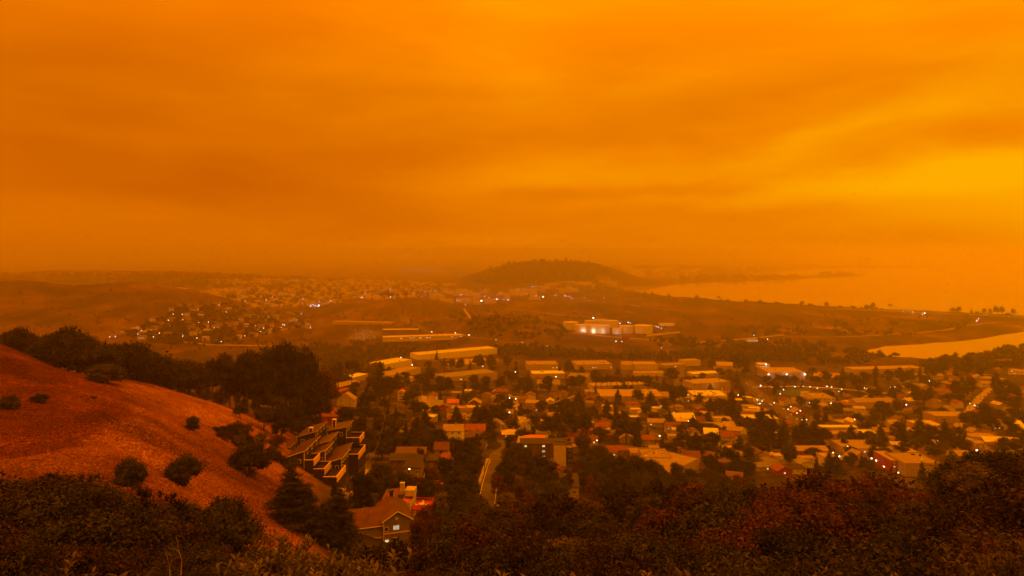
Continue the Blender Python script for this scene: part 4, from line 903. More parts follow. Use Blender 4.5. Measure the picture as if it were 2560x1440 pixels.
ind('shop_row', (2070,1098), (2156,1098), 14, 4.5, 'low orange-walled shops in front of the bright strip roof', 'shop', 'flat', 'w_pink', 'r_tan', nwin=6, lit=.3)
ind('modern_block', (2160,1102), (2199,1103), 15, 6.5, 'boxy pale block with bright roof and cool lit window', 'building', 'flat', 'w_cream', 'r_white', nwin=3, floors=2, lit=.35, parapet=.6, winw=2)
ind('flat_block', (2112,1138), (2212,1136), 26, 5, 'flat brown roof with two pale skylights beside the car park', 'building', 'flat', 'w_tan', 'r_tan', vents=4, nwin=5, lit=.4)
ap1 = ind('apartment_block', (2262,1190), (2352,1192), 26, 9, 'big flat-roofed apartment block with rows of dark windows', 'apartment block', 'flat', 'w_tan', 'r_tan', nwin=6, floors=3, sidewin=4, vents=4, winw=1.3)
ap2 = ind('apartment_block', (2228,1180), (2260,1187), 24, 9, 'red-brown end of the flat-roofed apartment block', 'apartment block', 'flat', 'w_red', 'r_tan', nwin=2, floors=3, lit=.15)
ind('long_block', (2340,1056), (2432,1060), 22, 7, 'long low tan block near the street of parked cars', 'building', 'flat', 'w_tan', 'r_tan', nwin=8, panels=6)
ind('long_block', (2298,1078), (2360,1082), 22, 6, 'pale-roofed block in front of the long low tan block', 'building', 'flat', 'w_tan', 'r_cream', nwin=4)
ind('long_block', (2240,1143), (2300,1146), 18, 4, 'pale flat-roofed house with dark porch behind the apartment block', 'building', 'flat', 'w_cream', 'r_tan', nwin=5)
rr1 = ind('reddish_row', (1990,1142), (2072,1144), 14, 5, 'row of red-walled houses with a tan roof behind the brush', 'house', 'gable', 'w_red', 'r_tan', pitch=.3, nwin=6)
rr2 = ind('reddish_row', (1993,1157), (2040,1158), 8, 3.5, 'cream wall and low roof in front of the red-walled row', 'house', 'flat', 'w_cream', 'r_tan', nwin=2)
ind('cream_block', (2058,1166), (2094,1167), 12, 7, 'tall cream block with blank wall beside a dark garage', 'building', 'flat', 'w_cream', 'r_tan')
ind('hilltop_house', (2500,914), (2556,912), 16, 6, 'large reddish house on the wooded headland', 'house', 'hip', 'w_pink', 'r_rust', pitch=.4, nwin=6)
ind('long_building', (2520,936), (2560,938), 18, 6, 'long pale building below the wooded headland with one lit window', 'building', 'flat', 'w_cream', 'r_tan', nwin=6, floors=2, lit=.15)
# shops strip far left of the flat
ind('shop_strip', (958,858), (1165,838), 26, 6, 'long low strip of lit shops with pale roof', 'shops', 'flat', 'w_cream', 'r_cream', nwin=26, lit=.3, winw=2.6, winh=1.7, vents=5)
ind('hall', (955,834), (1046,830), 24, 7, 'hall with a pale speckled roof behind the lit shops', 'hall', 'flat', 'w_brown', 'r_cream', vents=9)
ind('hall', (830,812), (975,812), 26, 7, 'long tan hall roof behind the lit car park', 'hall', 'flat', 'w_tan', 'r_tan', nwin=8, lit=.3)
# storage tanks
def tank(px, py, wpx, hm, label, wallc='w_white'):
    x, y, z = at(px, py, 800); r = wpx/2*y/F; n = 28
    o = thing('storage_tank', (x, y, z), 0, label, 'tank', 'pale storage tanks'); m = MB()
    c_ = [(r*math.cos(6.2832*i/n), r*math.sin(6.2832*i/n)) for i in range(n)]
    for i in range(n): a, b_ = c_[i], c_[(i+1)%n]; m.face([(*a,-2),(*b_,-2),(*b_,hm),(*a,hm)])
    m.obj('shell', M[wallc], o, True)
    t = MB()
    for i in range(n): a, b_ = c_[i], c_[(i+1)%n]; t.face([(a[0]*1.02,a[1]*1.02,hm),(b_[0]*1.02,b_[1]*1.02,hm),(0,0,hm+r*.12)]); t.face([(a[0]*1.02,a[1]*1.02,hm-.5),(b_[0]*1.02,b_[1]*1.02,hm-.5),(b_[0]*1.02,b_[1]*1.02,hm),(a[0]*1.02,a[1]*1.02,hm)])
    t.obj('roof', M['r_cream'], o)
    s_ = MB()
    for i in range(14): a = -1.9+i*.09; s_.box(r*1.01*math.cos(a)-.5, r*1.01*math.sin(a)-.9, hm*i/14, r*1.01*math.cos(a)+.5, r*1.01*math.sin(a)-.2, hm*i/14+.25)
    s_.obj('spiral_stair', M['metal'], o, kind='stuff'); FOOT.append((x, y, r, r, 0))
tank(1427,823,38,18,'pale storage tank standing apart at the end of the group')
tank(1455,829,34,17,'storage tank with a narrow white-lit side, second along from the lone end tank'); tank(1482,831,42,18,'broad storage tank lit white from the ground in the middle of the group'); tank(1507,832,34,18,'storage tank with a pale lit edge beside the broad white-lit one')
tank(1528,818,36,17,'tall storage tank behind the small white-lit tank'); tank(1543,834,24,13,'small storage tank with a white-lit patch on its wall'); tank(1566,832,36,17,'storage tank half hidden by bushes beside the small tank')
tank(1608,832,46,18,'broad unlit storage tank closest to the sloping white wall'); tank(1476,815,30,14,'storage tank showing only its rim behind the white-lit ones'); tank(1500,814,36,15,'storage tank with flat rim furthest back in the middle')
ind('hall', (1650,816), (1686,815), 14, 5, 'small lit depot building beyond the storage tanks', 'building', 'gable', 'w_cream', 'r_white', pitch=.2, nwin=5, lit=.5, winw=3)
ind('hall', (1868,856), (1898,856), 16, 6, 'small yellow-lit building among the dark woods', 'building', 'flat', 'w_cream', 'r_tan', nwin=4, lit=1.0, winw=4, winh=2.5)
ind('retaining_wall', (1618,841), (1700,832), 2, 3.5, 'long sloping white wall beside the storage tanks', 'wall', 'flat', 'w_white', 'r_white', parapet=0)
ind('container_stack', (1556,848), (1572,848), 6, 7, 'stack of red shipping containers below the storage tanks', 'container stack', 'flat', 'w_red', 'r_red', parapet=0, panels=4)

from mathutils import Matrix
def absorb(main, wing):
    """a wing belongs to its house: its pieces become parts of the house"""
    T = (Matrix.Translation(main.location) @ main.rotation_euler.to_matrix().to_4x4()).inverted() @ (Matrix.Translation(wing.location) @ wing.rotation_euler.to_matrix().to_4x4())
    for c_ in [o for o in bpy.data.objects if o.parent == wing]:
        l = T @ (Matrix.Translation(c_.location) @ c_.rotation_euler.to_matrix().to_4x4()); c_.parent = main; c_.location = l.to_translation(); c_.rotation_euler = l.to_euler()
    bpy.data.objects.remove(wing)
for a, b_ in ((q1, q1w), (b8, b8a), (b8, b8b), (tg, td), (sc1, sc2), (ap1, ap2), (rr1, rr2)): absorb(a, b_)
tg['label'] = 'small tan gabled house with dark red timber deck in front of the tall end wall'
# ================================================================== roads
def resample(P, step):
    out = [P[0]]
    for a, b_ in zip(P, P[1:]):
        L_ = math.hypot(b_[0]-a[0], b_[1]-a[1]); n = max(1, int(L_/step)); out += [(a[0]+(b_[0]-a[0])*i/n, a[1]+(b_[1]-a[1])*i/n) for i in range(1, n+1)]
    return out
ROADS = []
def road(name, px, width, m, dz=.18, label=None, ymin=150, step=None, pts=None, off=0.0, rec=True, **kw):
    P = pts or [at(a, b_, ymin)[:2] for a, b_ in px]; step = step or max(3, width*.8); P = resample(P, step)
    # gentle smoothing
    Q_ = [P[0]]+[tuple((np.array(P[i-1])+2*np.array(P[i])+np.array(P[i+1]))/4) for i in range(1, len(P)-1)]+[P[-1]]
    V_, F_ = [], []
    for i, p in enumerate(Q_):
        a = Q_[max(0, i-1)]; b_ = Q_[min(len(Q_)-1, i+1)]; d = np.array([b_[0]-a[0], b_[1]-a[1]]); d = d/(np.linalg.norm(d)+1e-9); nrm = np.array([-d[1], d[0]])
        for s in (-.5, -.17, .17, .5):
            q = np.array(p)+nrm*(off+s*width); V_.append((q[0], q[1], gz(q[0], q[1])+dz))
    for i in range(len(Q_)-1):
        for k in range(3): F_.append((4*i+k, 4*i+k+1, 4*i+5+k, 4*i+4+k))
    me = bpy.data.meshes.new(name); me.from_pydata(V_, [], F_); me.materials.append(M[m]); me.update(); o = link(name, me, kind='structure', **kw)
    if rec: ROADS.append((Q_, width))
    return Q_
st_ = [(1212,1300),(1218,1250),(1224,1215),(1232,1180),(1240,1150)]
s1 = road('street', st_, 7.5, 'asphalt', .22, ymin=200)
for s in (-1, 1):
    road('edge_line', None, .28, 'line', .30, pts=s1, off=s*3.2, rec=False, step=4); road('pavement', None, 1.4, 'concrete', .34, pts=s1, off=s*4.7, rec=False, step=4)
road('street_upper', [(1236,1165),(1238,1140),(1262,1125),(1272,1112),(1255,1104)], 7.5, 'asphalt', .24, ymin=200)
road('street', [(1290,1075),(1308,1052),(1300,1030),(1290,1010),(1280,995),(1268,985)], 8, 'concrete', .25)
road('street', [(1066,1025),(1064,1005),(1062,990)], 13, 'concrete', .25)
road('street', [(905,1185),(925,1150),(940,1125),(955,1110),(965,1090),(990,1078),(1010,1085)], 5.5, 'asphalt', .25, ymin=200)
road('street', [(850,1245),(885,1200),(905,1175)], 6, 'concrete', .28, ymin=180)
road('street', [(1702,985),(1698,960),(1702,930),(1704,905)], 12, 'asphalt', .3)
av = road('avenue', [(2010,1075),(1965,1035),(1935,1012),(1900,985),(1880,968),(1872,952)], 12, 'asphalt', .3)
road('street', [(2385,1075),(2410,1045),(2432,1015),(2455,990),(2478,970)], 9, 'concrete', .3)
road('street', [(1880,968),(1980,966),(2100,972),(2230,985)], 9, 'concrete', .3)
road('street', [(1960,1110),(1990,1080),(2040,1040),(2140,1036),(2260,1050),(2400,1080)], 8, 'asphalt', .3)
road('street', [(2080,1140),(2150,1120),(2240,1112),(2330,1120)], 10, 'asphalt', .3)
road('street', [(1240,1000),(1330,985),(1450,1010),(1600,1022),(1720,1030),(1860,1030)], 8, 'asphalt', .3)
road('street', [(1520,1120),(1640,1112),(1760,1110),(1880,1120),(1970,1130)], 8, 'asphalt', .3)
hw = road('highway', [(1000,790),(1060,825),(1180,845),(1240,852),(1330,862),(1420,872),(1530,880),(1620,893)], 9, 'asphalt', .5, ymin=900)
road('road', [(1430,832),(1520,842),(1620,850),(1740,857),(1860,848),(1960,838)], 10, 'concrete', .6, ymin=900)
sh = road('shore_highway', [(2090,771),(2180,776),(2280,781),(2380,785),(2470,789),(2560,794),(2700,801)], 26, 'concrete', .9, ymin=1400)
road('track', [(1960,843),(2100,843),(2250,836),(2360,826),(2440,812),(2500,806),(2600,806)], 8, 'dirt', .6, ymin=1300)
road('track', [(590,838),(650,830),(720,822),(790,818)], 7, 'dirt', .6, ymin=1000); road('track', [(430,852),(520,862),(600,864),(680,866)], 6, 'dirt', .6, ymin=1000)
road('track', [(1030,744),(1100,758),(1160,772),(1210,786)], 9, 'dirt', .8, ymin=1500); road('track', [(1260,772),(1340,780),(1420,790),(1520,797)], 8, 'dirt', .8, ymin=1300)
road('track', [(1545,758),(1600,768),(1700,776),(1830,782)], 9, 'dirt', .8, ymin=1500); road('track', [(2040,772),(2180,778),(2300,784)], 7, 'dirt', .8, ymin=1500)
road('car_park', [(885,850),(915,838),(945,828)], 50, 'asphalt', .5, ymin=900); road('car_park', [(2100,1150),(2160,1140),(2230,1136)], 16, 'concrete', .4); road('car_park', [(1225,905),(1300,903)], 26, 'asphalt', .4)
road('car_park', [(2090,1054),(2160,1052)], 18, 'concrete', .4); road('sports_field', [(1955,984),(2040,980)], 42, 'lawn', .35)
road('bare_ground', [(2030,935),(2110,940)], 50, 'dirt', .35)

# ================================================================== cars
def car_meshes(m):
    b_ = MB(); b_.hexa([(-.9,-2.2,.35),(.9,-2.2,.35),(.9,2.2,.35),(-.9,2.2,.35),(-.86,-2.15,.85),(.86,-2.15,.85),(.86,2.15,.95),(-.86,2.15,.95)])
    b_.hexa([(-.78,-1.0,.9),(.78,-1.0,.9),(.78,1.7,.95),(-.78,1.7,.95),(-.6,-.45,1.45),(.6,-.45,1.45),(.6,1.25,1.45),(-.6,1.25,1.45)])
    g = MB(); g.hexa([(-.80,-.98,.95),(.80,-.98,.95),(.80,1.68,.99),(-.80,1.68,.99),(-.64,-.5,1.36),(.64,-.5,1.36),(.64,1.30,1.36),(-.64,1.30,1.36)], skip=(0,1))
    return b_.mesh('body', M[m]), g.mesh('side_glass', M['glass'])
CM = {k: car_meshes(k) for k in ('carw', 'card', 'cars', 'carr')}
wh = MB(); wh.bar((-.12,0,0),(.12,0,0),.33,n=10); WH = wh.mesh('wheel', M['tyre'])
hl = MB(); hl.box(-.2,-.03,-.09,.2,.03,.09); HLM = {'e_white': hl.mesh('headlight', M['e_white']), 'e_red': hl.mesh('tail_light', M['e_red'])}
CW = dict(carw='white', card='dark', cars='silver', carr='red')
def car(x, y, rz, c, lights=None, wheels=True, label=None, group='parked cars in the town', s=1.0):
    o = thing('parked_car' if not lights else 'car', (x, y, gz(x, y)+.3), rz, label, 'car', group, (s, s, s)); bm, gm = CM[c]
    link('body', bm, o); link('side_glass', gm, o)
    if wheels:
        for sx in (-.85, .85):
            for sy in (-1.35, 1.35): link('wheel', WH, o, (sx, sy, .33))
    if lights:
        for sx in (-.6, .6): link('headlight' if lights == 'e_white' else 'tail_light', HLM[lights], o, (sx, -2.22, .65), None, (1.6, 1, 1.6))
    if not label: AUTO.append((o, CW[c]+(' parked car' if not lights else ' car with its lights on'), x/y*F+1280, HZ+(CZ-gz(x, y))/y*F))
    return o
def cars_on(Q_, off, n, t0, t1, lights=None, wheels=True, ry=0.0, s=1.0):
    for i in range(n):
        t = (t0+(t1-t0)*(i+.5+.3*(rng.random()-.5))/n)*(len(Q_)-1); k = min(int(t), len(Q_)-2); a, b_ = np.array(Q_[k]), np.array(Q_[k+1]); p = a+(b_-a)*(t-k); d = (b_-a)/np.linalg.norm(b_-a)
        q = p+np.array([-d[1], d[0]])*off; car(q[0], q[1], math.atan2(d[1], d[0])+R(90), random.choice(['carw','carw','cars','card','carr']), lights, wheels, s=s)
for Qr, wd in ROADS:
    L_ = sum(math.hypot(b_[0]-a[0], b_[1]-a[1]) for a, b_ in zip(Qr, Qr[1:]))
cars_on(ROADS[2][0], 3.2, 8, .05, .95); cars_on(ROADS[2][0], -3.2, 6, .1, .95); cars_on(ROADS[3][0], 5, 6, 0, 1); cars_on(ROADS[3][0], -5, 5, 0, 1)
cars_on(ROADS[8][0], 3.6, 9, .2, .95); cars_on(ROADS[8][0], -3.6, 9, .3, .95); cars_on(ROADS[6][0], 6.4, 4, .1, .9)
cars_on(av, 4, 4, .1, .95, 'e_white'); cars_on(av, -4, 5, .0, .5, 'e_red'); cars_on(av, 5.6, 6, .4, .95)
cars_on(hw, 3, 7, .35, .8, 'e_white', False, s=1.5); cars_on(sh, 6, 9, .1, .85, 'e_white', False, s=2.2)
for i in range(22):
    px, py = 2105+rng.random()*120, 1126+rng.random()*22; x, y, z = at(px, py); car(x, y, R(80+10*rng.random()), random.choice(['carw','cars','card']))
for i in range(26):
    px, py = 862+rng.random()*90, 822+rng.random()*32; x, y, z = at(px, py, 900); car(x, y, R(60), random.choice(['carw','cars','card']), None, False)
for i in range(12):
    px, py = 1232+rng.random()*60, 898+rng.random()*8; x, y, z = at(px, py, 700); car(x, y, R(80), random.choice(['carw','cars','card']), None, False)
x, y, z = at(991, 1075, 250); car(x, y, R(78), 'carw', label='white pickup parked at the top of the winding street by the green house', s=1.15)
x, y, z = at(1001, 1083, 250); car(x, y, R(70), 'cars', label='pale car parked just below the white pickup', s=1.1)

# ================================================================== houses of the town
WALLS = ['w_white','w_cream','w_cream','w_tan','w_tan','w_pink','w_grey','w_blue','w_brown','w_red']
ROOFS = ['r_tan','r_tan','r_brown','r_brown','r_grey','r_rust','r_dark','r_cream','r_red']
WN = dict(w_white='white', w_cream='cream', w_tan='tan', w_pink='pinkish', w_grey='grey', w_blue='blue-grey', w_brown='brown', w_red='red-walled', w_dark='dark', w_green='green')
RN = dict(r_tan='tan', r_brown='brown', r_grey='grey', r_rust='rust-coloured', r_dark='dark', r_cream='pale', r_red='reddish', r_white='white', r_orange='orange')
def free(x, y, r, margin=0.0):
    for fx, fy, hw_, hd, rz in FOOT:
        dx, dy = x-fx, y-fy
        if abs(dx) > 90 or abs(dy) > 90: continue
        c_, s_ = math.cos(-rz), math.sin(-rz); lx, ly = dx*c_-dy*s_, dx*s_+dy*c_
        if abs(lx) < hw_+r+margin and abs(ly) < hd+r+margin: return False
    for Qr, wd in ROADS:
        for p in Qr:
            if (p[0]-x)**2+(p[1]-y)**2 < (wd/2+r*.8)**2: return False
    return True
def house(px, py, w_, d_, h_, rot, roof, wc, rc, label=None, nw=2, fl=1, lit=.12, auto=True, ch=False, pitch=.5, pos=None, winf='trim_white'):
    x, y, z = at(px, py) if pos is None else (*pos, gz(*pos)); a = R(rot); c_, s_ = math.cos(a), math.sin(a)
    A = (x-c_*w_/2, y-s_*w_/2); B = (x+c_*w_/2, y+s_*w_/2)
    rn = {'gable':'gabled', 'gable_front':'gable-fronted', 'hip':'hip-roofed', 'flat':'flat-roofed', 'shed':'lean-to roofed'}[roof]
    return building('house', None, None, d_, h_, label, 'house', roof, wc, rc, pts=(A, B), floors=fl, nwin=nw, lit=lit, pitch=pitch, chimney=ch, under=4, group=None if label else 'houses of the town',
                    auto=None if label else f'{WN.get(wc,"plain")} {rn} house with {RN.get(rc,"brown")} roof', sidewin=1 if y < 520 else 0, wmat=winf)
for a in [
 (1520,1036,11,9,8,0,'flat','w_cream','r_cream','plain cream cube house with two tiny windows',2,1),
 (1540,1048,13,9,4,8,'gable','w_cream','r_tan','tan-roofed house beside the plain cream cube house',2,1),
 (1592,1036,12,9,5,0,'flat','w_cream','r_cream','cream box house left of the barrel-roofed shed',2,2),
 (1610,1044,10,9,4,0,'gable_front','w_tan','r_tan','squat round-topped shed with blank tan front',0,1),
 (1587,1058,9,9,5.5,0,'flat','w_brown','r_white','dark house under a bright white flat roof near the round-topped shed',1,1),
 (1643,1030,10,8,4,0,'flat','w_white','r_white','small bright white box behind a dark tree',1,1),
 (1706,1058,26,8,4,2,'shed','w_brown','r_white','long house with a bright two-part white roof',5,1),
 (1672,1062,10,9,5.5,0,'flat','w_cream','r_tan','cream house with two upper windows beside the two-part white roof',2,2),
 (1642,1067,16,10,4,-6,'gable','w_tan','r_tan','wide tan gabled house left of the cream two-window house',3,1),
 (1806,1062,18,10,6,-3,'flat','w_white','r_cream','bright white flat house with notched parapet',3,2),
 (1778,1078,20,10,4.5,-14,'gable','w_tan','r_tan','long tan roof in front of the notched white house',3,1),
 (1778,1096,12,7,3.5,-12,'shed','w_brown','r_white','white tilted roof with dark skylight holes',2,1),
 (1736,1092,9,9,4,0,'gable_front','w_cream','r_brown','small pale gable-fronted house beside the white tilted roof',1,1),
 (1509,1078,13,9,4,0,'gable','w_cream','r_red','house with red roof and one dark skylight',2,1),
 (1513,1100,12,10,4,0,'hip','w_brown','r_brown','brown hipped house below the red roof with the skylight',2,1),
 (1630,1098,18,10,3.2,4,'gable_front','w_cream','r_dark','low dark gable with a pale zigzag bargeboard',2,1),
 (1839,1088,14,10,4,-8,'gable','w_tan','r_tan','tan roofed house just left of the pointed conifers',3,1),
 (1828,1140,13,9,5.5,4,'flat','w_white','r_cream','white balconied house above a brown roof',3,2),
 (1820,1172,11,9,4,30,'hip','w_brown','r_brown','steep brown hipped roof below the white balconied house',1,1),
 (1915,1158,9,8,4.5,-20,'gable_front','w_cream','r_brown','first of three small adjoining pale gables',1,1),
 (1930,1159,8,8,4.5,-20,'gable_front','w_tan','r_tan','middle one of three small adjoining pale gables',1,1),
 (1946,1160,8,8,6,0,'flat','w_cream','r_cream','cream box closing the row of three small gables',1,2),
 (1962,1190,11,9,3.6,10,'gable_front','w_red','r_red','small red gabled roof just above the brush',1,1),
 (1995,1186,12,9,4,0,'hip','w_cream','r_dark','pale house with a dark hipped roof above the brush',3,1),
 (1835,1204,10,8,3.2,-20,'gable','w_pink','r_brown','brown roofed cottage at the edge of the brush',1,1),
 (2212,1096,18,10,6,-6,'gable','w_tan','r_tan','plain tan two-storey house left of the yellow gable',3,2),
 (2254,1094,9,9,5.5,-4,'gable_front','w_cream','r_dark','house with a bright yellow triangular gable',1,2),
 (2462,1106,22,10,4.5,-10,'hip','w_white','r_tan','long hipped white house near the edge of the town',5,1),
 (2487,1117,14,7,3.4,-6,'shed','w_brown','r_white','narrow bright white roof strip below the long hipped house',2,1),
 (2540,1038,16,10,6,-4,'flat','w_cream','r_tan','tall cream house with lit porch at the end of the street of cars',2,2),
 (2548,1082,14,10,4,-5,'shed','w_cream','r_white','house with a glaring white lean-to roof',2,1),
 (2420,984,13,9,4.5,25,'gable_front','w_cream','r_rust','gabled rust-roofed cottage under the wooded headland',1,1),
 (2360,986,20,9,4,0,'gable','w_tan','r_red','long red-roofed house beyond the dark clump of trees',3,1),
 (2352,972,13,8,4,0,'gable','w_cream','r_rust','small rust roof above the long red-roofed house',1,1),
 (2470,968,16,9,5,0,'gable','w_cream','r_tan','cream house with broken gables below the headland trees',3,2),
 (2440,945,12,9,4,20,'hip','w_brown','r_rust','rust-roofed cottage deep in the headland trees',1,1),
 (2318,1122,14,9,4.5,-10,'gable','w_cream','r_tan','tan-roofed house beside the tall dark spire tree',2,1),
 (2345,1108,10,8,4.5,-10,'gable_front','w_cream','r_tan','cream gabled cottage near two storeyed pines',1,1),
 (2528,1115,20,9,4,-14,'gable','w_cream','r_cream','long pale roof at the far edge of the town by the dark shrubs',3,1),
 (1243,1006,12,9,5,0,'gable_front','w_cream','r_tan','house with cream gable and one lit window near the narrow lane',1,2),
 (1262,1024,16,10,3.6,6,'hip','w_tan','r_tan','wide tan hipped roof below the cream gable with the lit window',2,1),
 (1295,1004,10,8,4.5,0,'flat','w_tan','r_tan','plain tan box beside the top of the narrow lane',1,1),
 (1330,1016,13,9,3.6,-10,'gable','w_tan','r_tan','long tan roof beside the narrow lane of cars',2,1),
 (1350,1030,14,9,3.6,-10,'gable','w_pink','r_brown','brown gabled bungalow beside the narrow lane of cars',2,1),
 (1132,1016,11,9,3.5,0,'gable','w_tan','r_orange','bungalow with orange roof behind the white two-storey house',2,1),
 (1272,1071,18,8,3,6,'flat','w_cream','r_tan','low flat-roofed building in bare trees above the wide street',2,1),
 (1450,1136,9,8,5,0,'flat','w_tan','r_tan','tan blank wall with white cap beside a dark round tree',0,1),
 (1540,1138,18,9,3.4,4,'hip','w_brown','r_red','low red tiled roof left of the wide flat-roofed hall',2,1),
 (1720,1140,9,8,4.5,30,'gable_front','w_cream','r_rust','rust-roofed cottage in trees above the wide flat-roofed hall',1,1),
 (1770,1152,12,9,3.6,-35,'gable','w_cream','r_brown','narrow brown-roofed house on the dark slope street',1,1),
]: house(*a[:9], label=a[9], nw=a[10], fl=a[11])
for k, (fx, fy, *_ ) in enumerate(list(FOOT)): pass
nh = 0; tries = 0
while nh < 235 and tries < 9000:
    tries += 1
    px = 1060+1500*rng.random(); py = 985+200*rng.random()**1.1
    lim = np.interp(px, [1060,1250,1500,1700,1900,2100,2350,2560], [1110,1125,1150,1150,1180,1170,1175,1125])
    if py > lim: continue
    if px < 1200 and rng.random() < .3: continue
    x, y, z = at(px, py)
    w_ = 9+6*rng.random(); d_ = 8+3*rng.random(); rot = random.choice([-4, 86, -4, 86, -12, 4]) + (12 if px > 1900 else 0)
    if not free(x, y+d_/2, max(w_, d_)*.5, .6): continue
    roof = random.choice(['gable','gable','gable_front','hip','flat','gable','gable_front']); fl = 2 if rng.random() < .3 else 1
    rc = random.choice(ROOFS) if roof != 'flat' else random.choice(['r_white','r_cream','r_tan','r_tan','r_grey'])
    house(px, py, w_, d_, 2.9*fl+.4, rot, roof, random.choice(WALLS), rc, None, nw=2 if w_ < 12 else 3, fl=fl, lit=.10, ch=rng.random() < .2, pitch=.4+.2*rng.random()); nh += 1
nh = 0; tries = 0
while nh < 26 and tries < 3000:                       # right edge, below the wooded headland
    tries += 1; px = 2240+330*rng.random(); py = 925+70*rng.random(); x, y, z = at(px, py)
    if not free(x, y+5, 8, 1): continue
    house(px, py, 10+6*rng.random(), 9, 3.6+2.5*rng.random(), random.choice([-4, 12, 80]), random.choice(['gable','hip','gable_front','flat']), random.choice(WALLS), random.choice(ROOFS), nw=2, lit=.1); nh += 1
# houses climbing the far hillside across the valley
HM = {}
def small_house(px, py, w_, fl, wc, rc, lit):
    x, y, z = at(px, py, 950)
    o = thing('hillside_house', (x, y, z), R(random.choice([0, 10, -15, 30])), None, 'house', 'houses on the far hillside')
    m = MB(); h_ = 2.8*fl+.6; m.box(-w_/2, 0, -5, w_/2, 9, h_, skip=(0,1)); roof = rng.random()
    for x_ in (-w_/2, w_/2): m.face([(x_,0,h_),(x_,9,h_),(x_,4.5,h_+2)])
    m.obj('wall', M[wc], o); r_ = MB(); gable(r_, -w_/2, 0, w_/2, 9, h_, h_+2, 'x', .4); r_.obj('roof', M[rc], o)
    for i in range(2): window(o, (-.25+.5*i)*w_, 0, h_*.55, 1.3, 1.0, 0, 'w_tan', ('e_win' if rng.random() < lit else 'glass'), pane=True)
    FOOT.append((x, y+4.5, w_/2, 4.5, 0)); AUTO.append((o, f'{WN[wc]} house with {RN[rc]} roof', px, py))
k = 0; tries = 0
while k < 75 and tries < 4000:
    tries += 1; px = 300+480*rng.random(); py = 762+95*rng.random()
    lo = np.interp(px, [290,380,450,520,700,780], [838,806,765,762,776,790]); hi_ = np.interp(px, [290,400,560,660,780], [850,860,862,838,822])
    if not lo < py < hi_ or not free(*at(px, py, 950)[:2], 7, 1): continue
    small_house(px, py, 9+6*rng.random(), random.choice([1,2,2,3]), random.choice(['w_cream','w_tan','w_pink','w_brown','w_tan']), random.choice(['r_tan','r_brown','r_dark','r_rust']), .4); k += 1
# ================================================================== trees and shrubs
def tree_top(k, px, pytop, Y, wscale=1.0, label=None, auto=None, group=None, sink=.3):
    tgt = {'broad':15,'oak':9.5,'olive':8.5,'autumn':11,'pine':15,'column':11,'cypress':13}.get(k, 3.0); c = []
    for q in np.linspace(.86, 1.30, 23):
        x = (px-1280)/F*Y*q; h = CZ-(pytop-HZ)/F*Y*q-gz(x, Y*q)
        if h > 0: c.append((abs(h-tgt)+14*abs(q-1), q, h))
    _, q, h = min(c) if c else (0, 1, 4); Y = Y*q; x = (px-1280)/F*Y
    return tree(k, x, Y, max(h, 2.5), wscale, label, group, sink, auto=auto)
# crest of the dry slope
for px, top, Y, k, ws in [(20,832,262,'oak',1.0),(48,822,258,'oak',1.15),(78,840,255,'oak',1.0),(112,848,256,'oak',1.1),(140,832,262,'oak',1.1),(170,823,258,'oak',1.2),(202,838,258,'oak',1.15),(232,850,262,'oak',1.1),
    (258,866,262,'oak',1.1),(290,862,266,'oak',1.05),(322,856,270,'oak',1.1),(350,878,272,'oak',1.15),(378,890,275,'oak',1.1),(402,893,280,'oak',1.0),(423,872,285,'cypress',1.6),(445,900,285,'oak',1.05),(470,903,288,'oak',1.0),
    (498,925,290,'oak',.9),(150,872,246,'oak',1.1),(195,880,248,'oak',1.2),(240,890,250,'oak',1.2),(300,905,254,'oak',1.2),(340,915,258,'oak',1.1),(385,925,262,'oak',1.1),(425,935,268,'oak',1.0),(460,945,272,'broad',.9),(490,955,276,'broad',.8),
    (515,965,280,'broad',.7),(545,975,283,'broad',.7),(100,862,248,'oak',1.2),(60,858,250,'oak',1.1)]:
    tree_top(k, px, top, Y, ws, auto='dark rounded oak' if k == 'oak' else None)
tree_px('roundoak', 267, 958, 54, 1.4, 'round dark oak standing forward of the crest line at the edge of dry grass')
# tall grove below the crest
for px, top, Y, k, ws in [(532,898,330,'broad',.7),(560,884,340,'broad',.75),(590,888,330,'broad',.7),(618,880,345,'broad',.7),(650,870,340,'broad',.8),(680,864,350,'broad',.8),(708,860,345,'broad',.85),(738,856,350,'broad',.8),(762,868,345,'broad',.75),
    (575,925,312,'broad',.75),(610,930,310,'broad',.8),(645,930,312,'broad',.8),(680,930,315,'broad',.8),(715,925,318,'broad',.8),(745,940,315,'broad',.8),(770,960,312,'broad',.8),(600,975,300,'broad',.8),(640,985,298,'broad',.8),
    (690,990,300,'broad',.8),(730,995,300,'broad',.8),(765,1005,300,'broad',.8),(560,965,295,'broad',.7),(705,1025,292,'broad',.9),(745,1035,290,'oak',1),(660,1020,292,'oak',1),(600,1010,288,'oak',.9),
    (790,930,400,'broad',.8),(828,928,420,'autumn',.8),(800,925,370,'autumn',1.0),(845,905,520,'broad',1),(880,900,560,'parasol',1)]:
    tree_top(k, px, top, Y, ws)
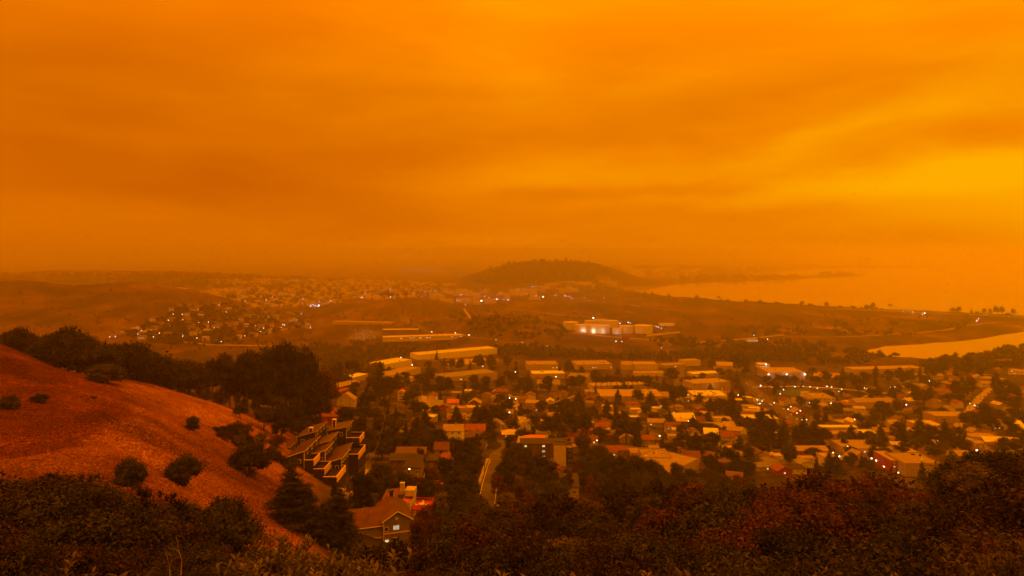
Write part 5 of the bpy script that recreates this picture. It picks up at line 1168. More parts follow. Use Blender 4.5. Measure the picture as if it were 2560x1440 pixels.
# lone shrubs and trees on the dry slope
for px, py, hp, k, ws, lb in [(25,1022,42,'darkshrub',.8,'round dark bush on the dry slope at the edge of the view'),(98,1006,24,'darkshrub',1.1,'low ragged bush on the dry slope beside the round dark bush'),(232,996,9,'bush',1.3,'tiny flat bush alone high on the dry slope'),
    (483,1077,40,'roundoak',.85,'small lone tree with a visible trunk on the dry slope'),(327,1218,78,'roundoak',.85,'round bushy oak with a short trunk, the one beside open dry grass'),(461,1216,80,'roundoak',.95,'very round dark oak just right of its twin on the dry slope'),
    (624,1188,90,'roundoak',.95,'wide dark oak at the lower end of the dry slope by the terrace'),(571,1090,34,'darkshrub',.9,'dark shrub at the top of the scrubby patch'),(618,1098,46,'olive',.8,'pale shrub in the scrubby patch beside the dark one'),
    (655,1120,44,'olive',.9,'pale scrub bush just above the wide dark oak'),(602,1110,30,'olive',1.0,'low pale scrub bush at the grass edge'),(685,1150,40,'olive',.9,'pale bush against the terrace side wall'),(690,1115,36,'redshrub',1.0,'bronze bush behind the terrace side wall')]:
    tree_px(k, px, py, hp, ws, lb)
for i in range(34):
    t = rng.random(); px = 560+165*t+14*rng.normal(); py = 1075+85*t+22*rng.random()
    if abs(px-625) < 45 and py > 1120: continue
    tree_px(random.choice(['darkshrub','olive','shrub','darkshrub','redshrub','bush']), px, py, 16+16*rng.random(), 1.1, auto='scrub bush of the grassy edge')
def tufts(name, n):
    P = []
    while len(P) < n:
        px, py = -20+800*rng.random(), 850+560*rng.random()
        x, y, z = at(px, py, 60)
        if y > 300 or px > 560+(py-900)*.65+60: continue
        P.append((x, y, z))
    P = np.array(P)+np.stack([rng.normal(size=n)*.5, rng.normal(size=n)*1.5, np.zeros(n)], 1); P[:, 2] = [gz(a, b_) for a, b_ in P[:, :2]]
    k = 3; h = (.08+.14*rng.random((n, k, 1))**2); a = rng.random((n, k, 1))*6.28; d = np.concatenate([np.cos(a), np.sin(a), 0*a], 2); w_ = .07+.14*rng.random((n, k, 1))
    c_ = P[:, None]+np.concatenate([.25*rng.normal(size=(n, k, 2)), -.05+0*a], 2); lean = np.concatenate([.3*rng.normal(size=(n, k, 2)), 1+0*a], 2)*h
    V_ = np.stack([c_-d*w_, c_+d*w_, c_+d*w_*.7+lean, c_-d*w_*.7+lean], 2).reshape(-1, 3)
    ppx = P[:, 0]/P[:, 1]*F+1280; ppy = HZ+(CZ-P[:, 2])/P[:, 1]*F
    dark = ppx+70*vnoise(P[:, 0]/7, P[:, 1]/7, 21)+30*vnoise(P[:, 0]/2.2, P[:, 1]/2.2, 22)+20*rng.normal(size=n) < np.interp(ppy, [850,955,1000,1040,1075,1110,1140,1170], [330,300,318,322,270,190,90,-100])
    V4 = V_.reshape(n, -1, 3)
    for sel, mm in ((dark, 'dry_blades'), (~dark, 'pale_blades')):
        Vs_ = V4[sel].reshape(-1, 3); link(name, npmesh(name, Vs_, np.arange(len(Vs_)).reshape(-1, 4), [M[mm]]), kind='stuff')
tufts('dry_grass', 46000)
# pines in front of the terrace
for px, top, Y, ws, lb in ((728,1156,134,1.5,'big storeyed dark pine in front of the dry slope and terrace'),(768,1205,137,1.2,'smaller pine merging into the big storeyed pine'),(848,1212,146,1.3,'dark pine beside the olive gabled house'),(808,1250,140,1.2,'dark pine left of the one by the olive gabled house')):
    x = (px-1280)/F*Y; tree('pine', x, Y, CZ-(top-HZ)/F*Y-gz(x, Y), ws, lb)
tree_top('pine', 868, 1296, 138, .7, 'low dark pine covering the wing of the olive gabled house')
for px, top, Y, k, ws in [(690,1240,150,'darkshrub',1),(790,1300,135,'darkshrub',1),(905,1175,215,'broad',.8),(925,1195,212,'column',1.0),(955,1180,214,'column',1.1),(885,1180,218,'olive',1.0),(975,1200,208,'column',1.2),(838,1190,205,'pine',.7),
    (905,1040,330,'broad',.8),(885,1062,300,'oak',1.0),(925,1075,300,'oak',1.1),(860,1085,290,'oak',1.0),(900,1100,285,'oak',1.2),(985,1085,290,'oak',1.4),(955,1100,285,'oak',1.1),(1025,1095,292,'oak',1.2),(1050,1120,285,'autumn',.6),(1075,1062,330,'olive',1.2),(1100,1070,335,'olive',1.2),
    (1060,1085,310,'olive',1.0),(1150,1100,285,'oak',1.2),(1170,1095,288,'broad',.8),(1185,1115,280,'oak',1.1),(1135,1110,282,'autumn',.5),(1215,1075,330,'olive',1.0),(1275,1088,320,'broad',.7),(1290,1120,285,'oak',1.3),(1262,1155,262,'oak',1.1),(1300,1130,275,'oak',1.4),
    (1320,1150,265,'oak',1.2),(1345,1165,258,'broad',.7),(1340,1195,240,'oak',1.2),(1115,1190,235,'olive',1.2),(1145,1170,245,'broad',.8),(1170,1185,238,'broad',.9),(1095,1225,215,'olive',1.2),(1130,1215,220,'oak',1.3),(1175,1225,215,'oak',1.3),(1190,1255,205,'oak',1.2),
    (1245,1185,235,'autumn',.7),(1275,1180,240,'autumn',.8),(1300,1205,228,'autumn',.8),(1320,1230,215,'autumn',.7),(1265,1225,215,'olive',1.2),(1062,1262,198,'autumn',.75),(1085,1290,190,'autumn',.7),(1045,1290,188,'autumn',.6),(1115,1280,190,'oak',1.2),(1150,1290,185,'oak',1.2),
    (1440,1150,285,'autumn',.7),(1475,1135,300,'oak',1.5),(1520,1135,300,'oak',1.5),(1460,1170,265,'oak',1.3),(1500,1160,275,'oak',1.3),(1555,1145,285,'broad',.9),(1590,1140,290,'broad',.95),(1625,1150,285,'broad',.9),(1540,1180,250,'oak',1.4),(1600,1185,248,'oak',1.4),(1420,1180,250,'autumn',.7),
    (1395,1195,240,'oak',1.0),(1385,1205,232,'oak',1.1),(1380,1240,215,'oak',1.2),(1480,1190,240,'autumn',.7),(1650,1175,255,'oak',1.2),(1740,1185,280,'olive',1),(1700,1205,250,'oak',1.2),(1780,1180,300,'oak',1.2),(1805,1190,280,'oak',1.1),
    (1018,1075,350,'broad',.7),(800,1065,330,'broad',.6),(870,1020,380,'broad',.8),(905,1000,420,'broad',.9),(1000,1040,370,'olive',1),(960,1040,360,'oak',1.2),(935,1020,390,'oak',1.2),(1035,1000,450,'broad',.8),(1015,985,480,'broad',.8)]:
    tree_top(k, px, top, Y, ws)
nf = 0; tries = 0
while nf < 190 and tries < 4000:
    tries += 1; px = 880+1000*rng.random(); py = np.interp(px, [880,1100,1400,1700,1880], [1110,1110,1120,1130,1150])+150*rng.random(); x, y, z = at(px, py, 190)
    if not free(x, y, 3.0): continue
    k = random.choice(['broad','oak','oak','roundoak','olive','autumn','broad']); h = {'broad':12,'oak':9,'roundoak':8,'olive':9,'autumn':8}[k]*(.7+.5*rng.random())
    # leave the fronts of the houses open
    if any(abs(fx/fy-x/y)*F < (hw_/fy+h*.3/y)*F and y < fy and (fy-y) < 16+h for fx, fy, hw_, hd, rz in FOOT if fy < 420): continue
    tree(k, x, y, h, 1.05); nf += 1
# trees told apart in the town
for px, py, hp, k, ws in [(950,1000,100,'pine',.85),(935,985,60,'broad',1),(975,1000,60,'broad',1),(1205,1075,60,'broad',1),(1222,1085,75,'cypress',1.8),(1235,1070,60,'broad',1),(1245,1055,50,'pine',1),(1160,985,45,'cypress',1.6),(1100,985,45,'broad',1),(1120,990,45,'oak',1.6),
    (1060,970,42,'broad',1.1),(1092,900,30,'cypress',1.4),(1370,1000,60,'broad',1),(1300,1040,45,'cypress',1.8),(1340,1090,70,'cypress',2.0),(1370,1100,65,'broad',1.1),(1405,1075,60,'broad',1.1),(1430,1100,80,'broad',1.1),(1455,1095,60,'oak',1.8),(1480,1060,50,'olive',1.5),
    (1545,1095,75,'broad',1),(1565,1110,85,'broad',1),(1590,1115,70,'cypress',2.4),(1545,1015,45,'pine',1.1),(1595,1012,42,'broad',1.1),(1622,1012,38,'cypress',2.2),(1685,1025,60,'broad',1.1),(1700,1010,45,'oak',1.6),(1660,985,55,'cypress',2.4),(1680,960,40,'broad',1.1),
    (1745,1020,40,'broad',.9),(1800,1025,30,'oak',1.3),(1770,1060,50,'cypress',1.9),(1830,1045,75,'pine',.9),(1850,1080,60,'cypress',2),(1905,1115,100,'pine',.75),(1930,1120,95,'pine',.65),(1885,1130,60,'broad',1),(1915,1140,60,'pine',1.1),(1960,1105,60,'pine',1),
    (2010,1115,75,'pine',1.1),(2035,1118,70,'pine',1.1),(2050,1125,50,'broad',1),(1780,1135,55,'broad',1.2),(1870,1165,50,'broad',1),(1845,1150,50,'broad',.9),(1975,1175,60,'broad',1.1),(1690,1150,45,'parasol',1.6),(1725,1130,60,'cypress',2),(1745,1145,60,'column',2),
    (1705,1110,50,'broad',.9),(2205,1052,50,'parasol',1.2),(2180,1045,30,'cypress',2),(2240,1040,40,'broad',1),(2410,1150,62,'pine',.55),(2362,1115,70,'pine',.9),(2255,1110,70,'cypress',1.8),(2300,1110,60,'broad',1.2),(2330,1110,50,'broad',1),(2305,1205,55,'pine',.7),
    (2425,1160,60,'cypress',1.5),(2430,1000,55,'broad',1),(2400,1000,60,'cypress',2.4),(2410,1010,62,'broad',.9),(2560,1130,60,'broad',1),(2245,1110,55,'broad',.9),(2190,1130,40,'oak',1.3),(2110,1125,32,'broad',.9),(2060,1110,40,'oak',1.4),(2130,1170,40,'broad',1),(2120,1175,38,'broad',1),
    (2175,1010,40,'broad',1),(2290,1020,55,'broad',1),(2320,1015,50,'broad',1.1),(2500,1010,50,'broad',1),(2460,1060,50,'broad',1),(2530,1000,40,'oak',1.5),(2480,1085,60,'broad',1.2),(2440,1080,55,'broad',1.1),(2270,1170,35,'oak',1),(2400,1130,40,'oak',1)]:
    tree_px(k, px, py, hp, ws)
for i in range(11): tree_px('row', 1488+i*13+4*rng.random(), 978+2*rng.random(), 38+6*rng.random(), 1.05, auto='bare-stemmed street tree')
for px, py, hp in [(1110,925,30),(1130,928,30),(1150,930,34),(1175,925,32),(1192,920,30),(1228,928,40),(1200,926,38),(1268,928,40),(1290,935,45),(1400,940,38),(1422,940,40),(1345,965,30),(1450,978,40),(1430,985,45),(1415,985,40),(1490,965,40),(1500,955,30),(1580,905,28),(1840,940,60),(1862,945,60),(1855,930,55),
    (1920,975,35),(1935,985,40),(1800,945,25),(1945,960,25),(1965,962,22),(1990,962,20),(2040,962,22),(2070,958,26),(2100,960,24),(2130,970,40),(2160,975,45),(2190,975,45),(2220,965,40),(2250,960,40),(2275,965,45),(2300,950,45),(2330,950,45),(2360,945,50),(2390,940,50),(2420,935,45),(1780,930,30),(1700,905,22),
    (1070,930,28),(1265,905,24),(1110,960,28),(1075,962,38),(1185,975,38),(1215,985,45),(1250,980,40),(1320,985,40),(1320,960,30),(1280,965,35)]:
    tree_px(random.choice(['broad','broad','oak','broad','cypress']), px, py, hp, 1.25)
n = 0; tries = 0
while n < 420 and tries < 9000:
    tries += 1; px = 850+1710*rng.random(); py = 935+250*rng.random()
    lim = np.interp(px, [850,1250,1500,1700,1900,2100,2350,2560], [1100,1120,1140,1150,1190,1185,1190,1140])
    if py > lim: continue
    x, y, z = at(px, py)
    if not free(x, y, 2.2): continue
    k = random.choice(['broad','broad','oak','oak','olive','cypress','cypress','column','broad','pine','pine']); h = {'broad':11,'oak':8,'olive':8,'cypress':11,'column':10,'pine':14}[k]*(.75+.55*rng.random())
    tree(k, x, y, h*1.12, 1.3); n += 1
# shoreline trees against the water
for px, py, hp, k, ws in [(1585,737,10,'cypress',1.6),(1612,742,12,'oak',1.5),(1630,744,14,'oak',1.6),(1672,747,12,'oak',1.3),(1742,752,14,'oak',1.5),(1762,753,8,'oak',1.5),(1797,754,14,'parasol',1),(1820,756,8,'oak',1.5),(1865,759,10,'oak',2),(1900,761,12,'oak',2.2),(1940,764,10,'oak',2.2),(2005,766,14,'oak',1.4),
    (2025,768,10,'oak',1.5),(2066,770,16,'oak',1.6),(2100,772,8,'oak',2),(2135,773,8,'oak',1.5),(2168,776,14,'oak',1.8),(2182,776,20,'oak',1.0),(2226,778,19,'parasol',1.0),(2203,776,7,'bush',2),(2382,783,14,'oak',1),(2397,784,18,'oak',1.0),(2428,786,18,'column',1.8),(2443,786,8,'oak',1),(2460,787,18,'olive',1),
    (2475,788,18,'olive',1.2),(2490,789,24,'oak',.9),(2505,790,24,'oak',1.1),(2532,792,20,'broad',1.2),(2520,792,10,'oak',1.2),(2350,783,6,'bush',2),(2238,893,12,'oak',1.4)]:
    tree_px(k, px, py, hp, ws, ymin=1300 if py < 850 else 900, auto=DESC[k]+' on the shore')
# wooded belts: one mass each
def mass(name, pts, leafm, s0=4.5, s1=7.5, label=None):
    C, Rr = [], []
    for x, y in pts:
        s = s0+(s1-s0)*rng.random(); z = gz(x, y); t = 1.3+.5*rng.random()
        for j in range(4): C.append((x+s*.5*rng.normal(), y+s*.5*rng.normal(), z+s*(.5+t*.35*rng.random()*2))); Rr.append(s*(.42+.25*rng.random()))
    C = np.array(C); Rr = np.array(Rr); V, Fc = [], []
    k = 26; d = rng.normal(size=(len(C), k, 3)); d /= np.linalg.norm(d, axis=2, keepdims=True)
    p = C[:, None]+d*Rr[:, None, None]*(1+.15*rng.normal(size=(len(C), k, 1))); nr_ = d+.8*rng.normal(size=d.shape); nr_ /= np.linalg.norm(nr_, axis=2, keepdims=True)
    a = np.cross(nr_, rng.normal(size=d.shape)); a /= np.linalg.norm(a, axis=2, keepdims=True); b_ = np.cross(nr_, a); s = (Rr[:, None, None]*.42)*(.6+.7*rng.random((len(C), k, 1)))
    q = np.stack([p-a*s, p-b_*s*.7, p+a*s, p+b_*s*.7], 2).reshape(-1, 3)
    ic = (C[:, None]+ICOV[None]*Rr[:, None, None]*.8).reshape(-1, 3); nI = len(ic)
    T1 = (ICOF[None]+12*np.arange(len(C))[:, None, None]).reshape(-1, 3); base = np.arange(len(q)//4)[:, None]*4+nI
    T = np.concatenate([T1, base+[0,1,2], base+[0,2,3]]); me = npmesh(name, np.concatenate([ic, q]), T, [leafm])
    return link(name, me, kind='stuff')
def region(polyp, n, ymin=400, road_ok=False):
    out = []; xs = [p[0] for p in polyp]; ys = [p[1] for p in polyp]; tr = 0
    while len(out) < n and tr < n*30:
        tr += 1; px = min(xs)+(max(xs)-min(xs))*rng.random(); py = min(ys)+(max(ys)-min(ys))*rng.random(); c_ = False
        for i in range(len(polyp)):
            (x1, y1), (x2, y2) = polyp[i], polyp[i-1]
            if (y1 > py) != (y2 > py) and px < (x2-x1)*(py-y1)/(y2-y1)+x1: c_ = not c_
        if not c_: continue
        x, y, z = at(px, py, ymin)
        if z < 1.2 or (not road_ok and not free(x, y, 3)): continue
        out.append((x, y))
    return out
W1 = region([(1240,872),(1320,866),(1440,880),(1560,892),(1660,890),(1760,880),(1900,872),(1990,880),(1990,905),(1800,905),(1640,902),(1440,898),(1250,893)], 330)
W2 = region([(1880,862),(1960,858),(2060,866),(2150,882),(2230,898),(2180,910),(2000,912),(1880,892)], 170) + region([(1620,850),(1700,848),(1800,855),(1900,862),(1880,875),(1640,868)], 60)
W3 = region([(2330,905),(2370,888),(2430,876),(2500,866),(2560,862),(2700,860),(2700,905),(2560,915),(2440,930),(2350,930),(2300,918)], 260)
W4 = region([(700,880),(800,868),(900,872),(1000,870),(1060,878),(1000,895),(900,900),(800,905),(740,900)], 150) + region([(800,905),(900,905),(960,915),(960,935),(860,940),(800,930)], 50)
W5 = region([(1120,780),(1200,772),(1310,790),(1420,822),(1420,850),(1320,850),(1200,840),(1130,815)], 110, 900)
W6 = region([(2060,830),(2110,824),(2180,826),(2280,832),(2300,838),(2100,842)], 40, 900) + region([(2380,812),(2420,790),(2440,806),(2400,826),(2360,826)], 30, 900) + region([(1840,822),(1980,818),(2050,838),(1880,842)], 40, 900) + region([(1990,800),(2400,800),(2380,815),(2000,822)], 16, 900)
W7 = region([(290,835),(400,800),(450,765),(560,762),(760,785),(790,815),(660,840),(560,862),(400,862)], 420, 950)
W8 = region([(330,850),(700,850),(800,830),(800,868),(600,905),(400,880)], 60, 900) + region([(760,790),(900,775),(1100,780),(1130,830),(900,805)], 70, 900) + region([(900,830),(960,860),(1100,862),(1200,868),(1000,872),(860,868)], 50, 900)
mass('woods', W1, M['lf_oak'], 4, 7); mass('woods', W2, M['lf_oak'], 4, 7); mass('woods', W3, M['lf_pine'], 4, 6.5); mass('woods', W4, M['lf_oak'], 3.5, 6.5); mass('woods', W5, M['lf_oak'], 3.5, 7)
mass('scrub', W6, M['lf_oak'], 2.5, 5); mass('woods', W7, M['lf_oak'], 3.0, 5.5); mass('scrub', W8, M['lf_olive'], 1.5, 4)
W9 = region([(0,730),(300,724),(560,760),(300,840),(0,830)], 60, 1100) + region([(1500,760),(2400,790),(2300,830),(1700,830),(1500,800)], 90, 1200) + region([(1300,760),(1520,760),(1480,840),(1320,800)], 60, 1200)
mass('scrub', W9, M['lf_olive'], 1.5, 3.6)
W10 = region([(1170,700),(1230,672),(1290,655),(1430,653),(1520,668),(1520,705),(1200,712)], 420, 2600, True) + region([(0,688),(450,686),(900,702),(700,722),(300,722),(0,722)], 480, 2900, True)
mass('woods', W10, M['lf_oak'], 7, 11)
W11 = region([(700,700),(1100,712),(1150,745),(900,745),(640,770),(560,750)], 260, 2000, True) + region([(1500,668),(2050,670),(1860,682),(1520,690)], 120, 5000, True)
mass('woods', W11, M['lf_oak'], 5, 10)
W12 = region([(1700,692),(2005,690),(1980,697),(1700,706)], 110, 4000, True) + [( (px-1280)/F*Y, Y) for px, Y in zip(2050+90*rng.random(26), 5750+120*rng.random(26))]
mass('woods', W12, M['lf_oak'], 8, 14)
rows_ = [at(1640+ i*9.5+4*rng.random(), 745+(i*9.5)*.052+3*rng.random(), 1800)[:2] for i in range(60)]
mass('scrub', rows_, M['lf_oak'], 2.5, 5.5)
# reddish-brown understorey and near brush filling the foot of the view
def shrubs(spec, grp):
    for px, top, Y, k, ws in spec: tree_top(k, px, top, Y, ws, group=grp)
outl = [(0,1188),(60,1182),(120,1172),(165,1172),(200,1195),(235,1235),(290,1240),(330,1245),(380,1255),(410,1240),(440,1262),(500,1270),(560,1275),(600,1295),(625,1330),(640,1385),(700,1425),(760,1410),(800,1400),(850,1375),(900,1362),(960,1355),(1010,1350),(1080,1330),(1120,1300),(1180,1290),
        (1240,1262),(1300,1260),(1360,1262),(1420,1252),(1480,1260),(1540,1255),(1600,1240),(1660,1225),(1720,1210),(1780,1215),(1840,1225),(1900,1215),(1950,1195),(2000,1180),(2060,1172),(2120,1182),(2180,1178),(2230,1200),(2290,1215),(2340,1225),(2380,1200),(2420,1165),(2460,1140),(2500,1128),(2560,1112),(2640,1100)]
ox, oy = [p[0] for p in outl], [p[1] for p in outl]
ns = 0
for row, (Y0, d0, step, tgt_) in enumerate([(92,0,84,5.6),(84,14,88,5.0),(73,42,100,4.4),(61,78,108,4.0),(49,112,116,3.6),(39,148,120,3.0),(30,185,130,2.6),(24,215,140,2.2),(19,250,150,1.8)]):
    px = -60+20*rng.random()
    while px < 2640:
        top = np.interp(px, ox, oy)+d0+(9+6*min(row,3))*rng.normal(); Y = Y0*(.93+.14*rng.random())
        if 640 < px < 800 and top < 1425: top = 1425+10*rng.random()
        c = []
        for q in np.linspace(.55, 1.45, 31):
            x = (px-1280)/F*Y*q; h = CZ-(top-HZ)/F*Y*q-gz(x, Y*q)
            if h > .8: c.append((abs(h-tgt_)+3*abs(q-1), q, h))
        if not c: px += step*.6; continue
        _, q, h = min(c)
        if h > 9: px += step*.7; continue
        Y *= q; x = (px-1280)/F*Y
        if px < 640: k = random.choice(['darkshrub','darkshrub','shrub'])
        elif 1840 < px < 2240 and row < 4: k = random.choice(['redshrub','redshrub','shrub'])
        elif px > 2300: k = random.choice(['darkshrub','shrub','oak','darkshrub'])
        else: k = random.choice(['shrub','shrub','darkshrub','oak','darkshrub','redshrub','olive'])
        if row > 3 and k in ('oak', 'olive'): k = 'darkshrub'
        if Y < 48 and k != 'redshrub': k = 'nearoak' if k == 'darkshrub' else 'nearshrub'
        tree(k, x, Y, h, .95+.25*rng.random(), group='shrubs of the near slope'); ns += 1
        px += step*(.8+.4*rng.random())
ng = 0; tr = 0
while ng < 88 and tr < 5000:
    tr += 1; Y = 22+70*rng.random(); px = -60+2700*rng.random(); x = (px-1280)/F*Y; g = gz(x, Y); py = HZ+(CZ-g)/Y*F
    if py < np.interp(px, ox, oy)+45 or (630 < px < 800 and py < 1440): continue
    h = (1.8+1.6*rng.random())*(1 if Y > 40 else .6)
    k = random.choice(['nearshrub','nearoak']) if Y < 40 else random.choice(['shrub','darkshrub','shrub','darkshrub','olive','redshrub']) if px > 640 else random.choice(['darkshrub','shrub'])
    if 1820 < px < 2300 and Y > 40 and rng.random() < .7: k = 'redshrub'
    tree(k, x, Y, h*(1.3 if k == 'olive' else 1), 1.3, group='shrubs of the near slope'); ng += 1
for px, py, hp in [(1340,1345,60),(1372,1338,70),(1405,1345,58),(1438,1336,72),(1470,1345,60),(1502,1338,66),(1535,1345,58),(1422,1362,60),(1488,1366,60),(1360,1366,56),(1555,1362,60)]:
    tree_px(random.choice(['shrub','darkshrub']), px, py+8, hp, 1.3, group='shrubs of the near slope', ymin=20)
# leafy sprigs close to the lookout
def sprig_mesh(n_st, h, leaf, m):
    mb = MB(); Vs = []; Qs = []; c_ = 0
    for i in range(n_st):
        a = rng.random()*6.28; ln = rng.random()*.5+.12; tip = np.array([math.cos(a)*ln*h*.8, math.sin(a)*ln*h*.8, h*(.6+.4*rng.random())]); mb.bar((0,0,-.6), tip, .012, .005, 5)
        for q in range(2):
            b0 = tip*(.55+.2*q); tp = b0+np.array([.25*h*rng.normal()*.6, .25*h*rng.normal()*.6, .22*h]); mb.bar(b0, tp, .006, .003, 4)
            for j in range(11):
                t = .35+.65*j/10; p = b0+(tp-b0)*t; an = j*2.4; dr = np.array([math.cos(an), math.sin(an), .75]); dr /= np.linalg.norm(dr); sd_ = np.cross(dr, (0,0,1)); sd_ /= np.linalg.norm(sd_); L_ = leaf*(.7+.5*rng.random()); up_ = np.cross(sd_, dr)
                Vs += [p, p+dr*L_*.5+sd_*L_*.2+up_*.01, p+dr*L_-up_*L_*.08, p+dr*L_*.5-sd_*L_*.2+up_*.01]; Qs.append([c_, c_+1, c_+2, c_+3]); c_ += 4
    st = mb.mesh('stem', M['bark']); lf = npmesh('leaves', np.array(Vs), np.array(Qs), [M[m]]); return st, lf
SPG = [sprig_mesh(9, 1.0, .10, 'lf_near') for _ in range(3)]
for i, (px, top, Y) in enumerate([(640,1365,8.5),(665,1345,9.0),(690,1335,9.5),(705,1350,8.8),(725,1352,9.2),(672,1392,7.4),(718,1390,7.4),(748,1385,7.6),(620,1410,7.0),(775,1408,7.6),(800,1392,7.8),(830,1398,7.0),(862,1388,7.2),(890,1380,7.4),(915,1395,7.0),(845,1420,6.2),(880,1415,6.2),(930,1420,6.4),(700,1425,6.0),(760,1430,6.0),(650,1430,6.0),
        (2440,1395,8.0),(2490,1370,8.5),(2540,1350,8.5),(1520,1425,7),(1330,1432,7),(1700,1428,7),(1980,1425,7.5),(2250,1415,7.5),(300,1432,6),(120,1425,6)]):
    x = (px-1280)/F*Y; top_z = CZ-(top-HZ)/F*Y; st, lf = SPG[i % 3]; h = 1.15
    o = thing('leafy_shrub', (x, Y, top_z-h), rng.random()*6.28, None, 'shrub', 'broad-leaved shrubs at the lookout', (1, 1, h)); link('stem', st, o); link('leaves', lf, o)
    sb = MB(); g_ = gz(x, Y); sb.bar((0,0,(g_-o.location.z)/h-.2), (0,0,-.5), .03, .02, 5); sb.obj('main_stem', M['bark'], o); AUTO.append((o, 'broad-leaved sprig of the near shrubbery', px, top))
# bare wind-bent branches and dead wood in the brush
def branchy(px, top, Y, h, n, m, label, leaf=None, lean=(.3, 0)):
    x = (px-1280)/F*Y; tz = CZ-(top-HZ)/F*Y; o = thing('bare_branch', (x, Y, tz-h), 0, label, 'branch'); b_ = MB(); V_, Q_, c_ = [], [], 0
    def grow(p, d, L_, r, dep):
        nonlocal c_
        q = p+d*L_; b_.bar(p, q, r, r*.6, 5)
        if dep == 0:
            if leaf:
                for j in range(14):
                    t = rng.random(); pp = p+(q-p)*t+.03*rng.normal(size=3); dr = d+.7*rng.normal(size=3); dr /= np.linalg.norm(dr); s_ = np.cross(dr, rng.normal(size=3)); s_ /= np.linalg.norm(s_); V_.extend([pp, pp+dr*leaf*.5+s_*leaf*.2, pp+dr*leaf, pp+dr*leaf*.5-s_*leaf*.2]); Q_.append([c_, c_+1, c_+2, c_+3]); c_ += 4
            return
        for _ in range(n): nd = d+.42*rng.normal(size=3)+np.array([lean[0]*.4, 0, .12]); nd /= np.linalg.norm(nd); grow(q, nd, L_*.72, r*.6, dep-1)
    grow(np.array([0,0,-.3]), np.array([lean[0]*.5, 0, 1.0]), h*.55, .022, 3); b_.obj('branch', M[m], o)
    if leaf: link('leaves', npmesh('leaves', np.array(V_), np.array(Q_), [M['lf_near' if False else 'lf_brush']]), o)
branchy(335, 1232, 24, 1.1, 3, 'bark', 'wind-bent leafy twigs rising above the dark shrubs', .10, (.5, 0))
branchy(372, 1236, 25, 1.1, 3, 'bark', 'leafy twigs leaning over beside the first wind-bent tuft', .10, (.6, 0))
branchy(452, 1345, 22, .9, 2, 'deadwood', 'forked pale dead branch standing in the brush', None, (.12, 0))
branchy(425, 1372, 22, .6, 2, 'deadwood', 'short pale dead stub beside the forked dead branch', None, (-.1, 0))
# ================================================================== lamps
for px, py, h, r, k in [(497/7.2+860,380/7.2+1200,2.5,.25,'e_white'),(1020,1178,4,.3,'e_white')]: lamp(px, py, h, r, k)
L1 = [(1003,894,6,1.0),(1031,913,6,1.2),(1208,916,7,.8),(1163,903,5,.9),(1187,905,5,.9),(1289,930,7,1.0),(1390,942,5,1.0),(1218,896,8,.7),(1915,912,9,1.6),(1903,965,8,1.2),(1711,990,6,.9),(1786,995,6,.9),(1805,1002,6,.9),(1768,1003,5,.7),(1892,1000,6,.7),(1787,958,6,.9)]
for px, py, h, r in L1: lamp(px, py, h, r*.5, 'e_cool' if rng.random() < .5 else 'e_white')
for px, py in [(1932,970),(1960,975),(1988,967),(2007,966),(2026,967),(2044,971),(2067,966),(2080,968),(2066,979),(2056,982),(2042,993),(2015,990),(2028,987),(1995,1003),(1960,994),(1950,985),(1976,1018),(1952,1003),(2023,1008),(2062,1012),(2078,1009),(2097,979),(2162,971),(2167,973),(2227,968),(2236,968),(2243,970),(2241,974),(2105,973),
    (1971,1024),(1992,1033),(2002,1028),(2137,1050),(2140,1055),(2075,1085),(2063,1088),(2120,1118),(2082,1133),(2142,1133),(2142,1140),(2255,1090),(2265,1090),(2323,953),(2380,997),(2425,1009),(2435,1014),(2443,1018),(2440,1127),(2212,1169),(2192,1154),(2100,1145),(2180,1150),(2245,1184),(1720,987),(1747,1000),(1852,999),
    (1905,1003),(1936,1008),(2015,1050),(2010,1088),(2003,1052),(2090,1020),(1845,988),(1899,1010),(1963,1052),(1290,1000),(1275,1035),(1163,1165),(1170,1158),(1275,997),(1020,1180),(1345,1178),(1504,1136),(1650,1092),(1490,1105),(1722,1053),(2400,918),(2418,910),(1833,897),(1858,902),(1847,893),(2267,1013)]:
    lamp(px, py, 5+2*rng.random(), .29+.26*rng.random(), random.choice(['e_white','e_warm','e_warm','e_warm','e_cool']))
for i in range(30): # the glitter of the courtyard tree and yards
    px = 1735+30*rng.random(); py = 997+14*rng.random(); x, y, z = at(px, py)
for px, py, r in [(1540,853,1.5),(1555,854,1.5),(1834,850,1.2),(1884,838,1.5),(1918,848,1.4),(1653,870,1.0),(1546,810,1.8),(1550,808,1.8),(1570,806,1.8),(1576,808,1.3),(1640,816,1.5),(1645,818,1.5),(1654,821,1.2),(1462,814,1.3),(1477,818,1.3),(2282,780,2.0),(2306,785,1.8),(2311,783,2.6),(2441,802,2.6),(2446,797,1.8)]:
    lamp(px, py, 8, r*.42, random.choice(['e_white','e_cool']), ymin=900)
lamp(1482, 795, 30, 1.5, 'e_cool', 'bright cool lamp on a tall mast above the storage tanks', ymin=900)
for px, py, r in [(1203,752,5),(1218,749,4.5),(1229,749,4.8),(1241,748,4.5)]: lamp(px, py, 14, r*.55, 'e_white', ymin=1500, auto='blazing yard floodlight')
for px, py, r in [(1270,750,3.2),(1358,742,4.4),(1091,741,2.6),(1121,742,2.8),(1132,742,2.6),(1315,727,2.8),(1190,741,3),(1230,734,2.4),(1177,733,2.2),(1152,736,2.2),(1151,741,2),(1403,722,2.4),(1413,721,2.6),(1426,720,2.4),(1461,744,2),(1421,739,2),(1294,726,2),(1143,750,2),(1149,750,2),(1163,762,1.8)]:
    lamp(px, py, 10, r*.45, random.choice(['e_cool','e_white']), ymin=1500, auto='distant yard lamp')
